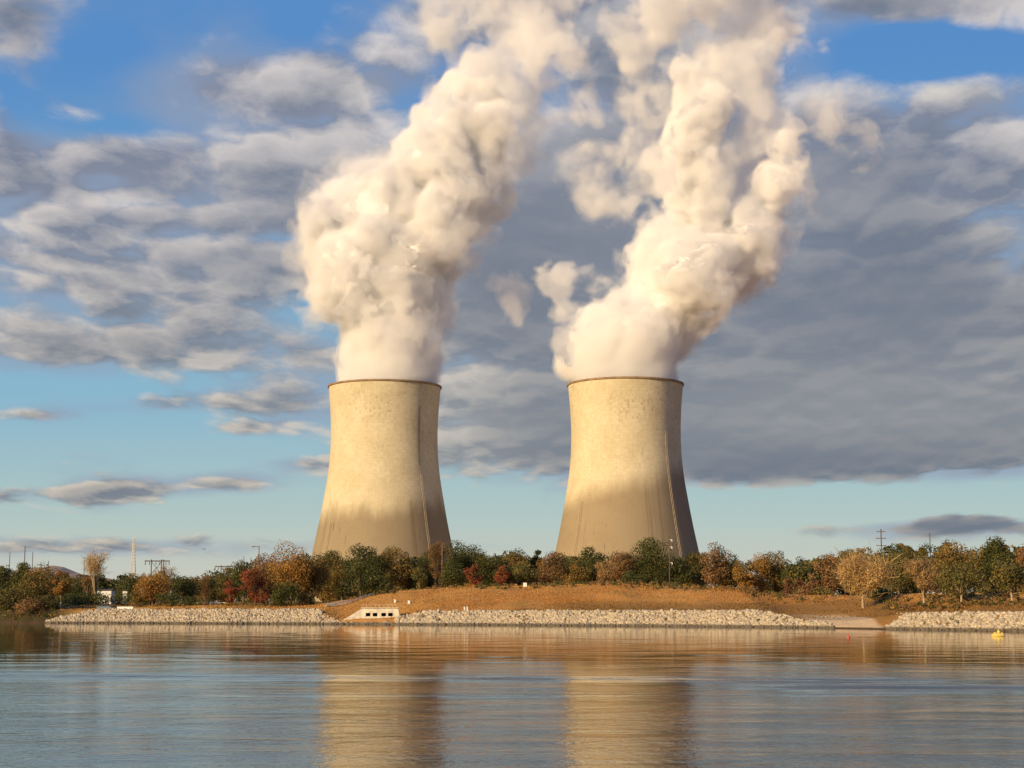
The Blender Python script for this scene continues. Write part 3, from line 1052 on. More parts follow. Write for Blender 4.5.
def tree(name, foot, H, W, form, pal, seed, label, cat='tree', group='trees on the far bank', cb=0.16, leaves=1.0, bare=0.0, bark=None, size=0.33, lean=0.0):
    rg = np.random.default_rng(seed)
    root = empty(name, foot, label, cat, group)
    n = int(np.clip(W * H / 4.5, 14, 46))
    cl = crown_clusters(rg, H, W, cb, form, n)
    cols = PAL[pal]
    if form != 'shrub':
        tb = MB()
        rt = 0.10 + 0.017 * H
        bend = rg.normal(0, 0.02 * H, 2)
        top = H * (0.92 if form == 'cone' else 0.66)
        axis = lambda f: Vector((bend[0] * math.sin(f * 2.5) + lean * f * H, bend[1] * math.sin(f * 2.5), -0.3 + f * (top + 0.3)))
        fr = [0, 0.04, 0.15, 0.35, 0.55, 0.8, 1.0]
        tb.tube([axis(f) for f in fr], [rt * k for k in (1.45, 1.1, 0.95, 0.8, 0.62, 0.35, 0.08)], 8)
        for c, r in cl[:18]:
            c = Vector(c)
            f0 = float(np.clip((c.z / max(top, 1)) * (rg.uniform(0.2, 0.5) if form == 'vase' else rg.uniform(0.45, 0.75)), 0.10, 0.93))
            a = axis(f0)
            m = a.lerp(c, 0.55) + Vector((0, 0, 0.08 * H * rg.random()))
            k = rt * (1 - f0) * 0.5 + 0.03
            tb.tube([a, m, c], [k, k * 0.6, 0.03], 5)
            if bare > 0:
                for _ in range(3):
                    e = c + Vector(rg.normal(0, r * 0.4, 3)) + Vector((0, 0, r * 0.5))
                    tb.tube([m.lerp(c, rg.uniform(0.2, 0.9)), e], [k * 0.35, 0.015], 4)
        tb.build('trunk', bark or M_bark, root, smooth=True)
    qs, cs = [], []
    total = float(np.clip(W * H * 36.0, 900, 9000)) * leaves
    wsum = sum(r * r for _, r in cl)
    for c, r in cl:
        k = max(6, int(total * r * r / wsum * (1 - 0.65 * bare)))
        if lean:
            c = c + (lean * c[2] * 0.7, 0, 0)
        q, cc = leaf_quads(rg, c, r * 1.08, cols, k, size * (0.75 if bare else 1.0))
        qs.append(q); cs.append(cc)
        if bare > 0:
            q, cc = twig_blades(rg, c, r, cols, int(total * r * r / wsum * bare * 0.9), r * 0.9)
            qs.append(q); cs.append(cc)
    leaf_mesh('crown', qs, cs, root)
    return root


SEED = [100]


def T(px, Y, top, wid, form, pal, label, name=None, **kw):
    SEED[0] += 1
    foot = G(px, Y, -0.15)
    H = P(px, top - (1.0 if form == 'shrub' else 3.0), Y).z - foot.z
    W = wid * 1.12 * Y / F
    nm = name or {'cone': 'pine_tree', 'shrub': 'shrub', 'vase': 'bare_tree'}.get(form, 'broadleaf_tree')
    cat = {'cone': 'pine', 'shrub': 'shrub'}.get(form, 'tree')
    return tree(nm, foot, H, W, form, pal, SEED[0], label, cat, 'shrubs on the far bank' if form == 'shrub' else 'trees on the far bank', **kw)


# -- shore end beyond the riprap
T(3, 505, 566, 36, 'round', 'green', 'dark green tree cut by the picture edge, behind the low scrub')
T(22, 500, 560, 30, 'cone', 'green', 'dark pointed pine among the trees past the riprap end', cb=0.1)
T(38, 492, 566, 40, 'round', 'mixed', 'brownish green tree between the dark pine and the little orange tree', cb=0.08)
T(13, 486, 583, 44, 'shrub', 'olive', 'olive scrub at the water beneath the dark pine')
T(45, 482, 589, 24, 'shrub', 'olive', 'low olive bush beside the little orange tree')
T(32, 478, 600, 40, 'shrub', 'brown', 'low brown scrub touching the water past the riprap end')
T(61, 487, 571, 17, 'round', 'orange', 'little orange tree on a pale trunk at the riprap end', cb=0.34, bark=M_pale)
T(95, 545, 550, 26, 'vase', 'gold', 'tall bare grey-tan tree standing clear against the sky', bare=0.85, leaves=0.28, cb=0.42, bark=M_pale)
T(88, 552, 575, 14, 'vase', 'brown', 'thin brown sapling at the foot of the tall bare tree', bare=0.6, leaves=0.6)
T(73, 640, 577, 30, 'round', 'green', 'dark tree behind the little orange tree, before the ridge', cb=0.05)
T(129, 665, 575, 32, 'round', 'green', 'dark rounded tree behind the white barrier block', cb=0.05)
T(112, 720, 578, 24, 'round', 'green', 'small dark tree behind the white sheds', cb=0.05)
T(153, 520, 572, 35, 'round', 'orange', 'rusty brown round tree under the double-pole pylon', cb=0.06)
T(141, 530, 573, 12, 'vase', 'tan', 'pale leaning sapling against the rusty round tree', bare=0.8, leaves=0.4, bark=M_pale, lean=0.12)
T(167, 545, 567, 18, 'vase', 'tan', 'thin pale bare tree behind the rusty round tree', bare=0.8, leaves=0.4)
T(182, 535, 575, 32, 'round', 'green', 'dark green tree next to the rusty round tree', cb=0.05)
T(169, 512, 591, 26, 'shrub', 'green', 'dark green bush before the rusty round tree')
T(188, 508, 597, 22, 'shrub', 'green', 'low dark bush on the grass above the riprap')
T(205, 600, 575, 18, 'vase', 'brown', 'small leafless brown tree beyond the road', bare=0.7, leaves=0.5)
T(213, 620, 575, 24, 'round', 'green', 'grey-green tree beyond the road, beside a leafless one', cb=0.06)
T(228, 605, 570, 26, 'round', 'olive', 'olive tree behind the small red-orange tree', cb=0.08)
T(243, 585, 561, 30, 'round', 'green', 'dark tree behind the crimson tree, beneath the lamp pole', cb=0.08)
T(230, 520, 580, 16, 'round', 'red', 'small red-orange tree beside the road', cb=0.12)
T(261, 560, 555, 26, 'round', 'brown', 'dull brown tree rising behind the crimson tree', cb=0.1)
T(255, 503, 567, 25, 'round', 'red', 'crimson maple on the grass above the riprap', cb=0.06)
T(271, 512, 560, 28, 'round', 'brown', 'red-brown tree between the crimson maple and big orange tree', cb=0.06)
T(291, 500, 545, 42, 'round', 'orange', 'big orange-brown tree, tallest near the pale tower side', cb=0.10)
T(311, 506, 550, 34, 'round', 'mixed', 'yellow-green and orange tree just before the pale tower edge', cb=0.10)
T(286, 488, 573, 26, 'shrub', 'green', 'dark green bush at the foot of the big orange tree')
T(308, 492, 590, 22, 'shrub', 'mixed', 'rusty low bush by the ditch at the road')
T(74, 524, 594, 34, 'shrub', 'green', 'dark hedge in the shade beside the little orange tree trunk')
T(99, 528, 594.5, 34, 'shrub', 'green', 'dark hedge under the tall bare tree, below the white shed')
T(124, 530, 595, 34, 'shrub', 'green', 'dark hedge behind the white barrier block')
T(140, 522, 597, 24, 'shrub', 'mixed', 'low rusty hedge at the foot of the pale leaning sapling')
# -- before the pale tower
T(330, 545, 551, 30, 'round', 'mixed', 'brownish tree at the outer foot of the pale tower', cb=0.08)
T(343, 560, 556, 28, 'round', 'green', 'dark tree beside the round-headed oak below the pale tower', cb=0.06)
T(361, 530, 542, 38, 'round', 'green', 'dark round-headed oak rising highest before the pale tower', cb=0.14)
T(378, 545, 556, 26, 'round', 'olive', 'olive tree in the dip beside the round-headed oak', cb=0.08)
T(392, 535, 546, 30, 'round', 'mixed', 'round brown-green tree before the middle of the pale tower', cb=0.1)
T(375, 515, 569, 28, 'round', 'green', 'low dark tree in front of the round-headed oak', cb=0.05)
T(409, 540, 553, 30, 'round', 'green', 'dark green tree before the ladder of the pale tower', cb=0.06)
T(420, 512, 567, 20, 'round', 'olive', 'small grey-green tree above the outfall', cb=0.08)
T(427, 550, 552, 26, 'round', 'green', 'dark tree behind the reddish bare tree', cb=0.06)
T(437, 520, 540, 22, 'vase', 'brown', 'reddish bare tree before the shaded edge of the pale tower', bare=0.6, leaves=0.6, cb=0.25)
T(465, 535, 542, 42, 'round', 'green', 'broad dark tree just clear of the pale tower edge', cb=0.08)
T(452, 512, 562, 26, 'round', 'green', 'lower dark tree in front of the broad dark tree', cb=0.06)
# -- between the towers
T(474, 505, 566, 18, 'round', 'red', 'small dark red tree under the broad dark tree', cb=0.1)
T(491, 530, 552, 28, 'round', 'green', 'mid green tree between the two small red trees', cb=0.06)
T(503, 505, 567, 18, 'round', 'red', 'small brick red tree before the gap between the towers', cb=0.1)
T(514, 540, 549, 28, 'round', 'mixed', 'brown-topped tree behind the white sign', cb=0.08)
T(525, 512, 561, 26, 'round', 'olive', 'olive tree directly above the white sign', cb=0.06)
T(537, 545, 549, 16, 'cone', 'green', 'slim dark pine between the towers', cb=0.2)
T(552, 525, 553, 30, 'round', 'brown', 'brown tree beside the slim pine, at the brown-based tower edge', cb=0.1)
# -- before the brown-based tower
T(567, 540, 555, 28, 'round', 'green', 'dark tree at the sunlit edge of the brown-based tower', cb=0.06)
T(577, 520, 562, 24, 'round', 'mixed', 'lower brown-green tree at the sunlit edge of brown-based tower', cb=0.06)
T(592, 530, 548, 30, 'round', 'green', 'flat-topped dark tree before the brown-based tower', cb=0.2)
T(604, 508, 562, 22, 'vase', 'tan', 'pale yellowish thin tree under the flat-topped dark tree', bare=0.4, leaves=0.7, cb=0.2)
T(622, 525, 551, 32, 'round', 'brown', 'tan-brown tree before the middle of the brown-based tower', cb=0.1)
T(642, 530, 559, 26, 'round', 'green', 'dark green tree beside the great round oak', cb=0.06)
T(658, 520, 539, 44, 'round', 'green', 'great dark round oak, biggest crown before the brown-based tower', cb=0.10)
T(634, 505, 571, 26, 'round', 'green', 'low dark tree at the foot of the great round oak', cb=0.04)
T(683, 520, 555, 28, 'round', 'green', 'dark tree behind the insulator pole', cb=0.06)
T(699, 530, 551, 26, 'round', 'olive', 'olive tree at the shaded edge of the brown-based tower', cb=0.08)
# -- past the brown-based tower
T(716, 515, 543, 28, 'round', 'brown', 'reddish open-crowned tree beside the shaded edge of brown-based tower', cb=0.12, leaves=0.8)
T(731, 520, 557, 24, 'round', 'olive', 'dark olive tree next to the reddish open-crowned tree', cb=0.06)
T(744, 512, 558, 22, 'round', 'orange', 'small golden-brown tree beside the dark olive tree', cb=0.08)
T(760, 520, 554, 28, 'round', 'orange', 'russet tree in the row past the brown-based tower', cb=0.06)
T(776, 525, 550, 30, 'round', 'mixed', 'golden-olive tree before the long russet hedge end', cb=0.06)
T(798, 515, 558, 28, 'round', 'green', 'dark green tree behind the long russet hedge', cb=0.06)
T(812, 525, 562, 18, 'vase', 'tan', 'hazy leafless tree behind the long russet hedge', bare=0.8, leaves=0.5)
T(829, 470, 553, 30, 'round', 'brown', 'dull brown tree at the far end of long russet hedge', cb=0.06)
T(846, 480, 549, 28, 'round', 'olive', 'olive tree behind the spreading golden tree', cb=0.06)
T(808, 455, 583, 30, 'shrub', 'brown', 'brown thicket before the long russet hedge')
T(822, 452, 585, 22, 'shrub', 'olive', 'olive bush before the far end of long russet hedge')
T(863, 374, 557, 53, 'vase', 'gold', 'wide spreading golden bare tree alone on the grass slope', bare=0.55, leaves=1.3, cb=0.25, bark=M_pale, size=0.34)
T(873, 480, 546, 26, 'round', 'green', 'dark treetop beneath the cross-armed pole', cb=0.1)
T(890, 470, 545, 28, 'round', 'green', 'dark green treetop just past the cross-armed pole', cb=0.1)
T(899, 440, 552, 34, 'round', 'olive', 'dull olive tree in the gap beside the spreading golden tree', cb=0.05)
T(908, 480, 545, 26, 'round', 'olive', 'olive treetop behind the slender tan tree', cb=0.1)
T(924, 352, 557, 32, 'vase', 'tan', 'slender tan tree with a straight pale trunk', bare=0.6, leaves=0.8, cb=0.3, bark=M_pale)
T(931, 470, 542, 30, 'round', 'green', 'dark treetop at the foot of the plain pole', cb=0.1)
T(950, 400, 540, 44, 'round', 'mixed', 'tall yellowish olive tree behind the forked green tree', cb=0.06)
T(961, 338, 563, 48, 'round', 'olive', 'green tree with a forked pale trunk on the grass', cb=0.22, bark=M_pale, leaves=0.8)
T(977, 420, 546, 32, 'round', 'olive', 'olive tree between the yellowish one and the dark pine', cb=0.06)
T(997, 415, 537, 42, 'cone', 'green', 'broad dark pine standing highest by the end of bank', cb=0.12)
T(1013, 329, 561, 38, 'round', 'olive', 'small leaning olive tree with a pale trunk above riprap', cb=0.3, bark=M_pale, lean=-0.06)
T(1024, 400, 549, 28, 'round', 'brown', 'brown tree cut by the picture edge behind the leaning one', cb=0.06)
T(941, 395, 566, 30, 'shrub', 'brown', 'brown thicket behind the slender tan tree')
T(985, 375, 583, 22, 'shrub', 'mixed', 'rusty bush between the forked tree and the leaning tree')
T(882, 388, 590, 26, 'shrub', 'green', 'dark bush in the shade of the spreading golden tree')


def woods():
    """the wood that closes the gaps behind the standing trees"""
    rg = np.random.default_rng(77)
    qs, cs = [], []
    tops = [(-60, 572), (0, 574), (60, 580), (200, 582), (235, 574), (300, 560), (345, 562), (420, 560), (540, 562), (640, 562), (740, 562), (800, 570), (830, 560), (880, 552), (960, 550), (1060, 552)]
    for i in range(320):
        px = rg.uniform(-60, 1090)
        Y = (rg.uniform(590, 660) if px < 800 else rg.uniform(500, 570)) + (110 if px < 230 else 0)
        top = np.interp(px, [t[0] for t in tops], [t[1] for t in tops]) - 6 + rg.normal(0, 2.5)
        g = G(px, Y)
        z1 = P(px, top, Y).z
        W = rg.uniform(6, 11)
        pal = PAL[['green', 'green', 'olive', 'mixed', 'brown', 'mixed'][rg.integers(6)]]
        for k in range(7):
            f = rg.random()
            r = W * rg.uniform(0.2, 0.32)
            c = np.array([g.x + rg.normal(0, W * 0.26), Y + rg.normal(0, 2), g.z + r * 0.5 + f * max(1.0, z1 - g.z - r * 1.4)])
            q, cc = leaf_quads(rg, c, r, pal, 75, 0.75)
            qs.append(q); cs.append(cc)
    tag(leaf_mesh('woods', qs, cs), 'dense autumn wood closing the gaps behind the nearer trees', 'woods', kind='stuff')
    # scrub along the feet of the trees
    qs, cs = [], []
    for i in range(900):
        px = rg.choice([rg.uniform(330, 840), rg.uniform(420, 780), rg.uniform(130, 330), rg.uniform(880, 1050), rg.uniform(-30, 58)])
        sh = 402 if px < 700 else 360
        x0 = (px - 512) / F * sh
        Y = float(shore_y(x0)) + (rg.uniform(50, 75) if px > 330 else rg.uniform(45, 80)) - (8 if px > 860 else 0)
        if px < 58:
            Y = float(shore_y((px - 512) / F * 475)) + rg.uniform(1.5, 30)
        g = G(px, Y)
        r = rg.uniform(0.35, 1.15)
        pal = PAL[['brown', 'brown', 'olive', 'mixed', 'green', 'orange'][rg.integers(6)]]
        q, cc = leaf_quads(rg, np.array([g.x, Y, g.z + r * 0.5]), r, pal, 40, 0.3)
        qs.append(q); cs.append(cc)
    # weeds rooted among the stones
    for i in range(90):
        x = rg.choice([rg.uniform(-125, -52), rg.uniform(-30, 60), rg.uniform(76, 104), rg.uniform(-30, -18)])
        t = rg.uniform(0.25, 1.15) * float(np.interp(x, CREST_X, CREST_Z)) * 1.9
        y = float(shore_y(x)) + t / float(slope_k(x))
        r = rg.uniform(0.2, 0.65)
        q, cc = leaf_quads(rg, np.array([x, y, float(height(x, y - float(shore_y(x)))) + r * 0.6]), r, PAL[['brown', 'mixed', 'brown', 'olive'][rg.integers(4)]], 40, 0.22)
        qs.append(q); cs.append(cc)
    tag(leaf_mesh('undergrowth', qs, cs), 'brown and olive scrub along the feet of the trees', 'undergrowth', kind='stuff')
    # dry grass standing on the bank, too fine to count
    qs, cs = [], []
    N = 70000
    x = rg.uniform(-135, 112, N)
    crest = np.interp(x, CREST_X, CREST_Z)
    t = crest * 1.9 + 0.8 + rg.random(N) ** 1.2 * 52
    s = t / slope_k(x)
    keep = (vnoise(x, t, 6.0) + rg.normal(0, 0.4, N) > -0.35) & ~((np.abs(x - 69) < 6) & (t < 10))
    x, s = x[keep], s[keep]
    y = shore_y(x) + s
    z = height(x, s)
    n = len(x)
    hgt = rg.uniform(0.10, 0.30, n)
    ang = rg.uniform(0, np.pi, n)
    wv = np.stack([np.cos(ang), np.sin(ang), np.zeros(n)], -1) * rg.uniform(0.08, 0.2, n)[:, None]
    c = np.stack([x, y, z - 0.05], -1)
    tip = c + np.stack([rg.normal(0, 0.12, n), rg.normal(0, 0.12, n), hgt], -1)
    q = np.stack([c - wv, c + wv, tip + wv * 0.5, tip - wv * 0.5], 1).reshape(-1, 3)
    gp = np.array([(0.56, 0.32, 0.095), (0.52, 0.265, 0.075), (0.47, 0.22, 0.060), (0.27, 0.155, 0.046)])
    mixn = np.clip((vnoise(x, s, 17.0) + vnoise(x * 0.5, s, 5.0) * 0.6 + rg.normal(0, 0.2, n)) * 1.3 + 1.2, 0, 3).astype(int)
    mixn = np.where((z < 5.6 + 0.8 * vnoise(x, s, 9.0)) & (x > 0), np.maximum(mixn, 3), mixn)
    col = gp[mixn] * rg.uniform(0.9, 1.12, (n, 1))
    tag(leaf_mesh('dry_grass', [q], [np.repeat(col, 4, 0)]), 'dry russet grass covering the bank above the riprap', 'grass', kind='stuff')



def hedge():
    rg = np.random.default_rng(9)
    a, b = G(785.5, 470), G(833, 470)
    h = P(800, 579.0, 470).z - a.z
    root = empty('hedge', (a.x, 470, a.z - 0.2), 'long low russet hedge with a level top before the trees', 'hedge')
    qs, cs = [], []
    for i in range(150):
        f = rg.random()
        hh = h * (1.12 if f < 0.12 else 1.0)
        r = 0.75
        c = np.array([(b.x - a.x) * f, rg.uniform(-0.9, 0.9), r * 0.6 + rg.random() * (hh - r * 1.1)])
        q, cc = leaf_quads(rg, c, r, [(0.20, 0.10, 0.055), (0.15, 0.08, 0.045), (0.24, 0.12, 0.06)], 70, 0.28)
        qs.append(q); cs.append(cc)
    leaf_mesh('foliage', qs, cs, root)
    st = MB()
    for f in np.linspace(0.04, 0.96, 12):
        st.tube([((b.x - a.x) * f, 0, -0.2), ((b.x - a.x) * f + 0.1, 0, h * 0.8)], [0.08, 0.04], 6)
    st.build('stems', M_bark, root)


woods()
hedge()

# ------------------------------------------------------------------ works, signs, poles and floats
M_white = simple_mat('white painted concrete', (0.64, 0.59, 0.48), 0.85, 0.24, 0.9)
M_hole = simple_mat('dark culvert lining', (0.02, 0.018, 0.015), 0.95, 0.3, 1.0)
M_paint = simple_mat('white paint', (0.80, 0.78, 0.72), 0.5, 0.06, 2.0)
M_wood = simple_mat('weathered pole timber', (0.10, 0.078, 0.058), 0.9, 0.3, 1.5)
M_steel = simple_mat('grey steel lattice', (0.16, 0.15, 0.14), 0.6, 0.2, 1.0)
M_mast = simple_mat('pale mast steel', (0.62, 0.60, 0.58), 0.6, 0.1, 1.0)
M_red = simple_mat('red float plastic', (0.50, 0.09, 0.05), 0.45, 0.15, 3.0)
M_yellow = simple_mat('yellow float paint', (0.74, 0.56, 0.14), 0.45, 0.12, 3.0)
M_roof = simple_mat('dark flat roof', (0.085, 0.06, 0.05), 0.9, 0.2, 0.5)
M_gravel = simple_mat('pale gravel', (0.40, 0.34, 0.26), 0.95, 0.2, 0.7)
M_carp = simple_mat('blue grey car paint', (0.20, 0.25, 0.30), 0.3, 0.05, 1.0, 0.3)
M_glass = simple_mat('dark window glass', (0.03, 0.035, 0.04), 0.1, 0.1, 1.0)
M_tyre = simple_mat('tyre rubber', (0.02, 0.02, 0.02), 0.9, 0.2, 2.0)
M_bird = simple_mat('dark feathers', (0.05, 0.045, 0.04), 0.9, 0.2, 9.0)

# -- outfall headwall
def outfall():
    Y = 441.0
    a = P(341, 618, Y).x; b = P(401.5, 618, Y).x
    xl = P(362, 618, Y).x
    z0, zt = 0.2, P(370, 608.3, Y).z
    root = empty('outfall_headwall', (0.5 * (a + b), Y, 0), 'white concrete outfall with four dark openings and a sloping wing wall', 'outfall')
    cx = 0.5 * (a + b)
    # face with real square holes: build the wall from piers and beams
    holes = [P(q, 615, Y).x - cx for q in (368.2, 375.2, 383.8, 390.6)]
    hw, hb, ht = 0.62, P(370, 616.3, Y).z, P(370, 612.9, Y).z
    A, B, XL = a - cx, b - cx, xl - cx
    edges = [XL] + [e for h in holes for e in (h - hw, h + hw)] + [B - 1.0]
    w = MB()
    def slab(x0, x1, zb, z1):
        w.box(((x0 + x1) / 2, 0, (zb + z1) / 2), (x1 - x0, 1.2, z1 - zb))
    slab(XL, B - 1.0, -0.6, hb)
    slab(XL, B - 1.0, ht, zt)
    for i in range(0, len(edges), 2):
        slab(edges[i], edges[i + 1], hb, ht)
    w.add([(B - 1.0, -0.6, -0.6), (B + 0.2, -0.6, -0.6), (B - 0.9, -0.6, zt), (B - 1.0, -0.6, zt), (B - 1.0, 0.6, -0.6), (B + 0.2, 0.6, -0.6), (B - 0.9, 0.6, zt), (B - 1.0, 0.6, zt)],
          [(0, 1, 2, 3), (7, 6, 5, 4), (1, 5, 6, 2), (3, 2, 6, 7)])
    w.build('face_wall', M_white, root)
    wing = MB()
    wing.add([(A, -1.2, -0.4), (XL - 0.003, -0.62, -0.6), (XL - 0.003, -0.62, zt - 0.05), (A, -1.2, 0.75), (A, -0.5, -0.4), (XL - 0.003, 0.55, -0.6), (XL - 0.003, 0.55, zt - 0.05), (A, -0.5, 0.75)],
             [(0, 1, 2, 3), (7, 6, 5, 4), (3, 2, 6, 7), (0, 3, 7, 4), (1, 5, 6, 2)])
    wing.build('wing_wall', M_white, root)
    MB().box(((XL + B - 1) / 2, -0.12, zt + 0.09), (B - 1 - XL + 0.5, 1.6, 0.18)).build('coping', M_white, root)
    for h in holes:
        c = MB()
        x0, x1, y0, y1 = h - hw - 0.05, h + hw + 0.05, 0.35, 5.0
        vs_ = [(x0, y0, hb - 0.05), (x1, y0, hb - 0.05), (x1, y0, ht + 0.05), (x0, y0, ht + 0.05), (x0, y1, hb - 0.05), (x1, y1, hb - 0.05), (x1, y1, ht + 0.05), (x0, y1, ht + 0.05)]
        c.add(vs_, [(0, 1, 5, 4), (1, 2, 6, 5), (2, 3, 7, 6), (3, 0, 4, 7), (4, 5, 6, 7)])
        c.build('culvert', M_hole, root)
    r = MB()
    xs = np.arange(XL, B - 0.9, 1.15)
    for x in xs:
        r.box((x, 0.3, zt + 0.55), (0.10, 0.10, 0.75))
    r.box(((xs[0] + xs[-1]) / 2, 0.3, zt + 0.95), (xs[-1] - xs[0], 0.07, 0.07))
    r.build('railing', M_rail, root)
    # earth fill behind is the bank itself


outfall()


def post(px, Y, h, label, name='marker_post', w=0.28, cat='post', dz=0.0):
    g = G(px, Y)
    root = empty(name, (g.x, g.y, g.z - 0.2 + dz), label, cat, 'white marker posts on the bank')
    MB().box((0, 0, h / 2), (w, w, h)).build('post', M_paint, root)
    MB().lathe([(w * 0.72, h), (w * 0.72, h + 0.06), (0.01, h + 0.16)], n=4).build('cap', M_paint, root)
    return root


def put_z(px, py, Y):
    return P(px, py, Y)


sy = lambda px, guess: float(shore_y((px - 512) / F * guess))
post(464.5, sy(464, 420) + 8.5, 1.3, 'paler of two white posts paired at the riprap crest, next to the outfall side', w=0.34)
post(467.2, sy(467, 420) + 8.2, 1.35, 'white post of the pair at the riprap crest, on the side of the white sign', w=0.3)
post(456.5, sy(456, 420) + 8.5, 0.7, 'short white post standing alone near the paired white posts', w=0.5)
post(395, sy(395, 430) + 33, 0.9, 'small white marker on the grass above the outfall, by its wing wall side', w=0.5)
post(409, sy(409, 430) + 30, 0.9, 'small white marker on the grass above the outfall, toward the paired posts', w=0.6)

g = G(525, sy(525, 405) + 47)
root = empty('sign', (g.x, g.y, g.z - 0.2), 'small blank white sign board on a post at the crest of bank', 'sign')
MB().box((0, 0, 0.9), (0.14, 0.14, 1.8)).build('post', M_wood, root)
MB().box((0, -0.11, 1.75), (1.0, 0.06, 1.1)).build('board', M_paint, root)


# -- barrier block, car, sheds, guard rails on the low ground
g = G(125.5, sy(125, 470) + 14)
root = empty('barrier_block', (g.x, g.y, g.z), 'long low white barrier block on the grass at the riprap crest', 'barrier')
b = MB()
L = 2.4
b.add([(-L, -0.35, 0.0), (L, -0.35, 0.0), (L, 0.35, 0.0), (-L, 0.35, 0.0), (-L + 0.1, -0.2, 0.95), (L - 0.1, -0.2, 0.95), (L - 0.1, 0.2, 0.95), (-L + 0.1, 0.2, 0.95)],
      [(3, 2, 1, 0), (4, 5, 6, 7), (0, 1, 5, 4), (1, 2, 6, 5), (2, 3, 7, 6), (3, 0, 4, 7)])
b.build('block', M_paint, root)
for x in (-1.4, 1.4):
    MB().box((x, 0, -0.1), (0.5, 0.9, 0.22)).build('foot', M_gravel, root)

g = G(105, sy(105, 470) + 17)
car = empty('parked_car', (g.x, g.y, g.z), 'blue-grey parked car half hidden behind the riprap crest', 'car')
bm = MB()
pr = [(-2.2, 0.35), (-2.2, 0.85), (-1.9, 0.98), (-1.0, 1.05), (1.1, 1.02), (2.1, 0.85), (2.2, 0.6), (2.15, 0.35)]
def extr(prof, w):
    n = len(prof)
    return [(x, -w, z) for x, z in prof] + [(x, w, z) for x, z in prof], [tuple(range(n)), tuple(range(2 * n - 1, n - 1, -1))] + [(i, i + n, (i + 1) % n + n, (i + 1) % n) for i in range(n)]
bm.add(*extr(pr, 0.88)).build('body', M_carp, car)
cb_ = MB().add(*extr([(-1.5, 1.03), (-1.05, 1.5), (0.4, 1.52), (1.05, 1.03)], 0.74)).build('cabin', M_glass, car)
MB().box((-0.3, 0, 1.535), (1.4, 1.4, 0.05)).build('roof', M_carp, cb_)
for x in (-1.35, 1.35):
    for s in (-1, 1):
        q = MB()
        q.tube([(x, s * 0.72, 0.33), (x, s * 0.90, 0.33)], [0.33, 0.33], 16)
        wl = q.build('wheel', M_tyre, car)
        MB().tube([(x, s * 0.895, 0.33), (x, s * 0.915, 0.33)], [0.19, 0.19], 12).build('rim', M_mast, wl)

def shed(px0, px1, Y, z_top_py, label, mat=M_paint, roofmat=M_roof, name='shed', cat='shed'):
    a, b_ = G(px0, Y), G(px1, Y)
    w, h = b_.x - a.x, P(px0, z_top_py, Y).z - a.z
    root = empty(name, ((a.x + b_.x) / 2, Y + 3, a.z - 0.3), label, cat)
    wl = MB().box((0, 0, (h + 0.3) / 2), (w, 6, h + 0.3)).build('wall', mat, root)
    r = MB()
    r.add([(-w / 2 - 0.3, -3.4, h + 0.3), (w / 2 + 0.3, -3.4, h + 0.3), (w / 2 + 0.3, 0, h + 1.0), (-w / 2 - 0.3, 0, h + 1.0), (-w / 2 - 0.3, 3.4, h + 0.3), (w / 2 + 0.3, 3.4, h + 0.3)],
          [(0, 1, 2, 3), (3, 2, 5, 4), (0, 3, 4), (1, 5, 2), (0, 4, 5, 1)])
    r.build('roof', roofmat, root)
    MB().box((w * 0.22, -3.02, 1.3), (min(1.4, w * 0.3), 0.06, 2.0)).build('door', M_steel, root)
    return root


shed(97, 111, 640, 590.5, 'white shed seen between the tall bare tree and the dark tree')
shed(122.5, 127, 660, 590.5, 'small white hut under the dark rounded tree behind the barrier')
shed(167, 171, 640, 590, 'tiny pale hut showing between the rusty round tree and dark tree', M_white)


def rail(px0, px1, Y0, Y1, zoff, label, h=0.8):
    n = 14
    pts = []
    for i in range(n):
        f = i / (n - 1)
        g = G(px0 + (px1 - px0) * f, Y0 + (Y1 - Y0) * f)
        pts.append(g)
    root = empty('guard_rail', pts[0], label, 'guard rail', 'white guard rails beside the road')
    o = pts[0]
    b = MB()
    for p, q in zip(pts[:-1], pts[1:]):
        for dz in (h - 0.28, h + 0.05):
            b.tube([p - o + Vector((0, 0, dz)), q - o + Vector((0, 0, dz))], [0.10, 0.10], 6)
    b.build('beam', M_white, root)
    for p in pts:
        MB().box((p.x - o.x, p.y - o.y + 0.2, h / 2 - 0.1), (0.18, 0.18, h + 0.2)).build('post', M_gravel, root)


rail(189, 226, 545, 530, 0, 'white guard rail on the flat road, ending by the small red-orange tree')
rail(224, 250, 528, 522, 0, 'short white guard rail between the red-orange tree and crimson maple')
rail(326, 347, 470, 474, 0, 'white guard rail rising from the ditch below the round-headed oak', 0.65)
rail(347, 374, 474, 488, 0, 'white guard rail climbing the mound at the round-headed oak foot', 0.65)


def road():
    px = np.linspace(120, 372, 90)
    vs_, n = [], len(px)
    for i, q in enumerate(px):
        Y = np.interp(q, [120, 200, 300, 330, 372], [560, 548, 512, 478, 498])
        for dy in (-2.6, -0.9, 0.9, 2.6):
            g = G(q, Y + dy)
            vs_.append((g.x, g.y, g.z + 0.14))
    V = np.array(vs_)
    idx = np.arange(n * 4).reshape(n, 4)
    f = np.stack([idx[:-1, :-1], idx[1:, :-1], idx[1:, 1:], idx[:-1, 1:]], -1).reshape(-1, 4)
    tag(mesh_obj('road', V, f, M_gravel), kind='structure')


road()


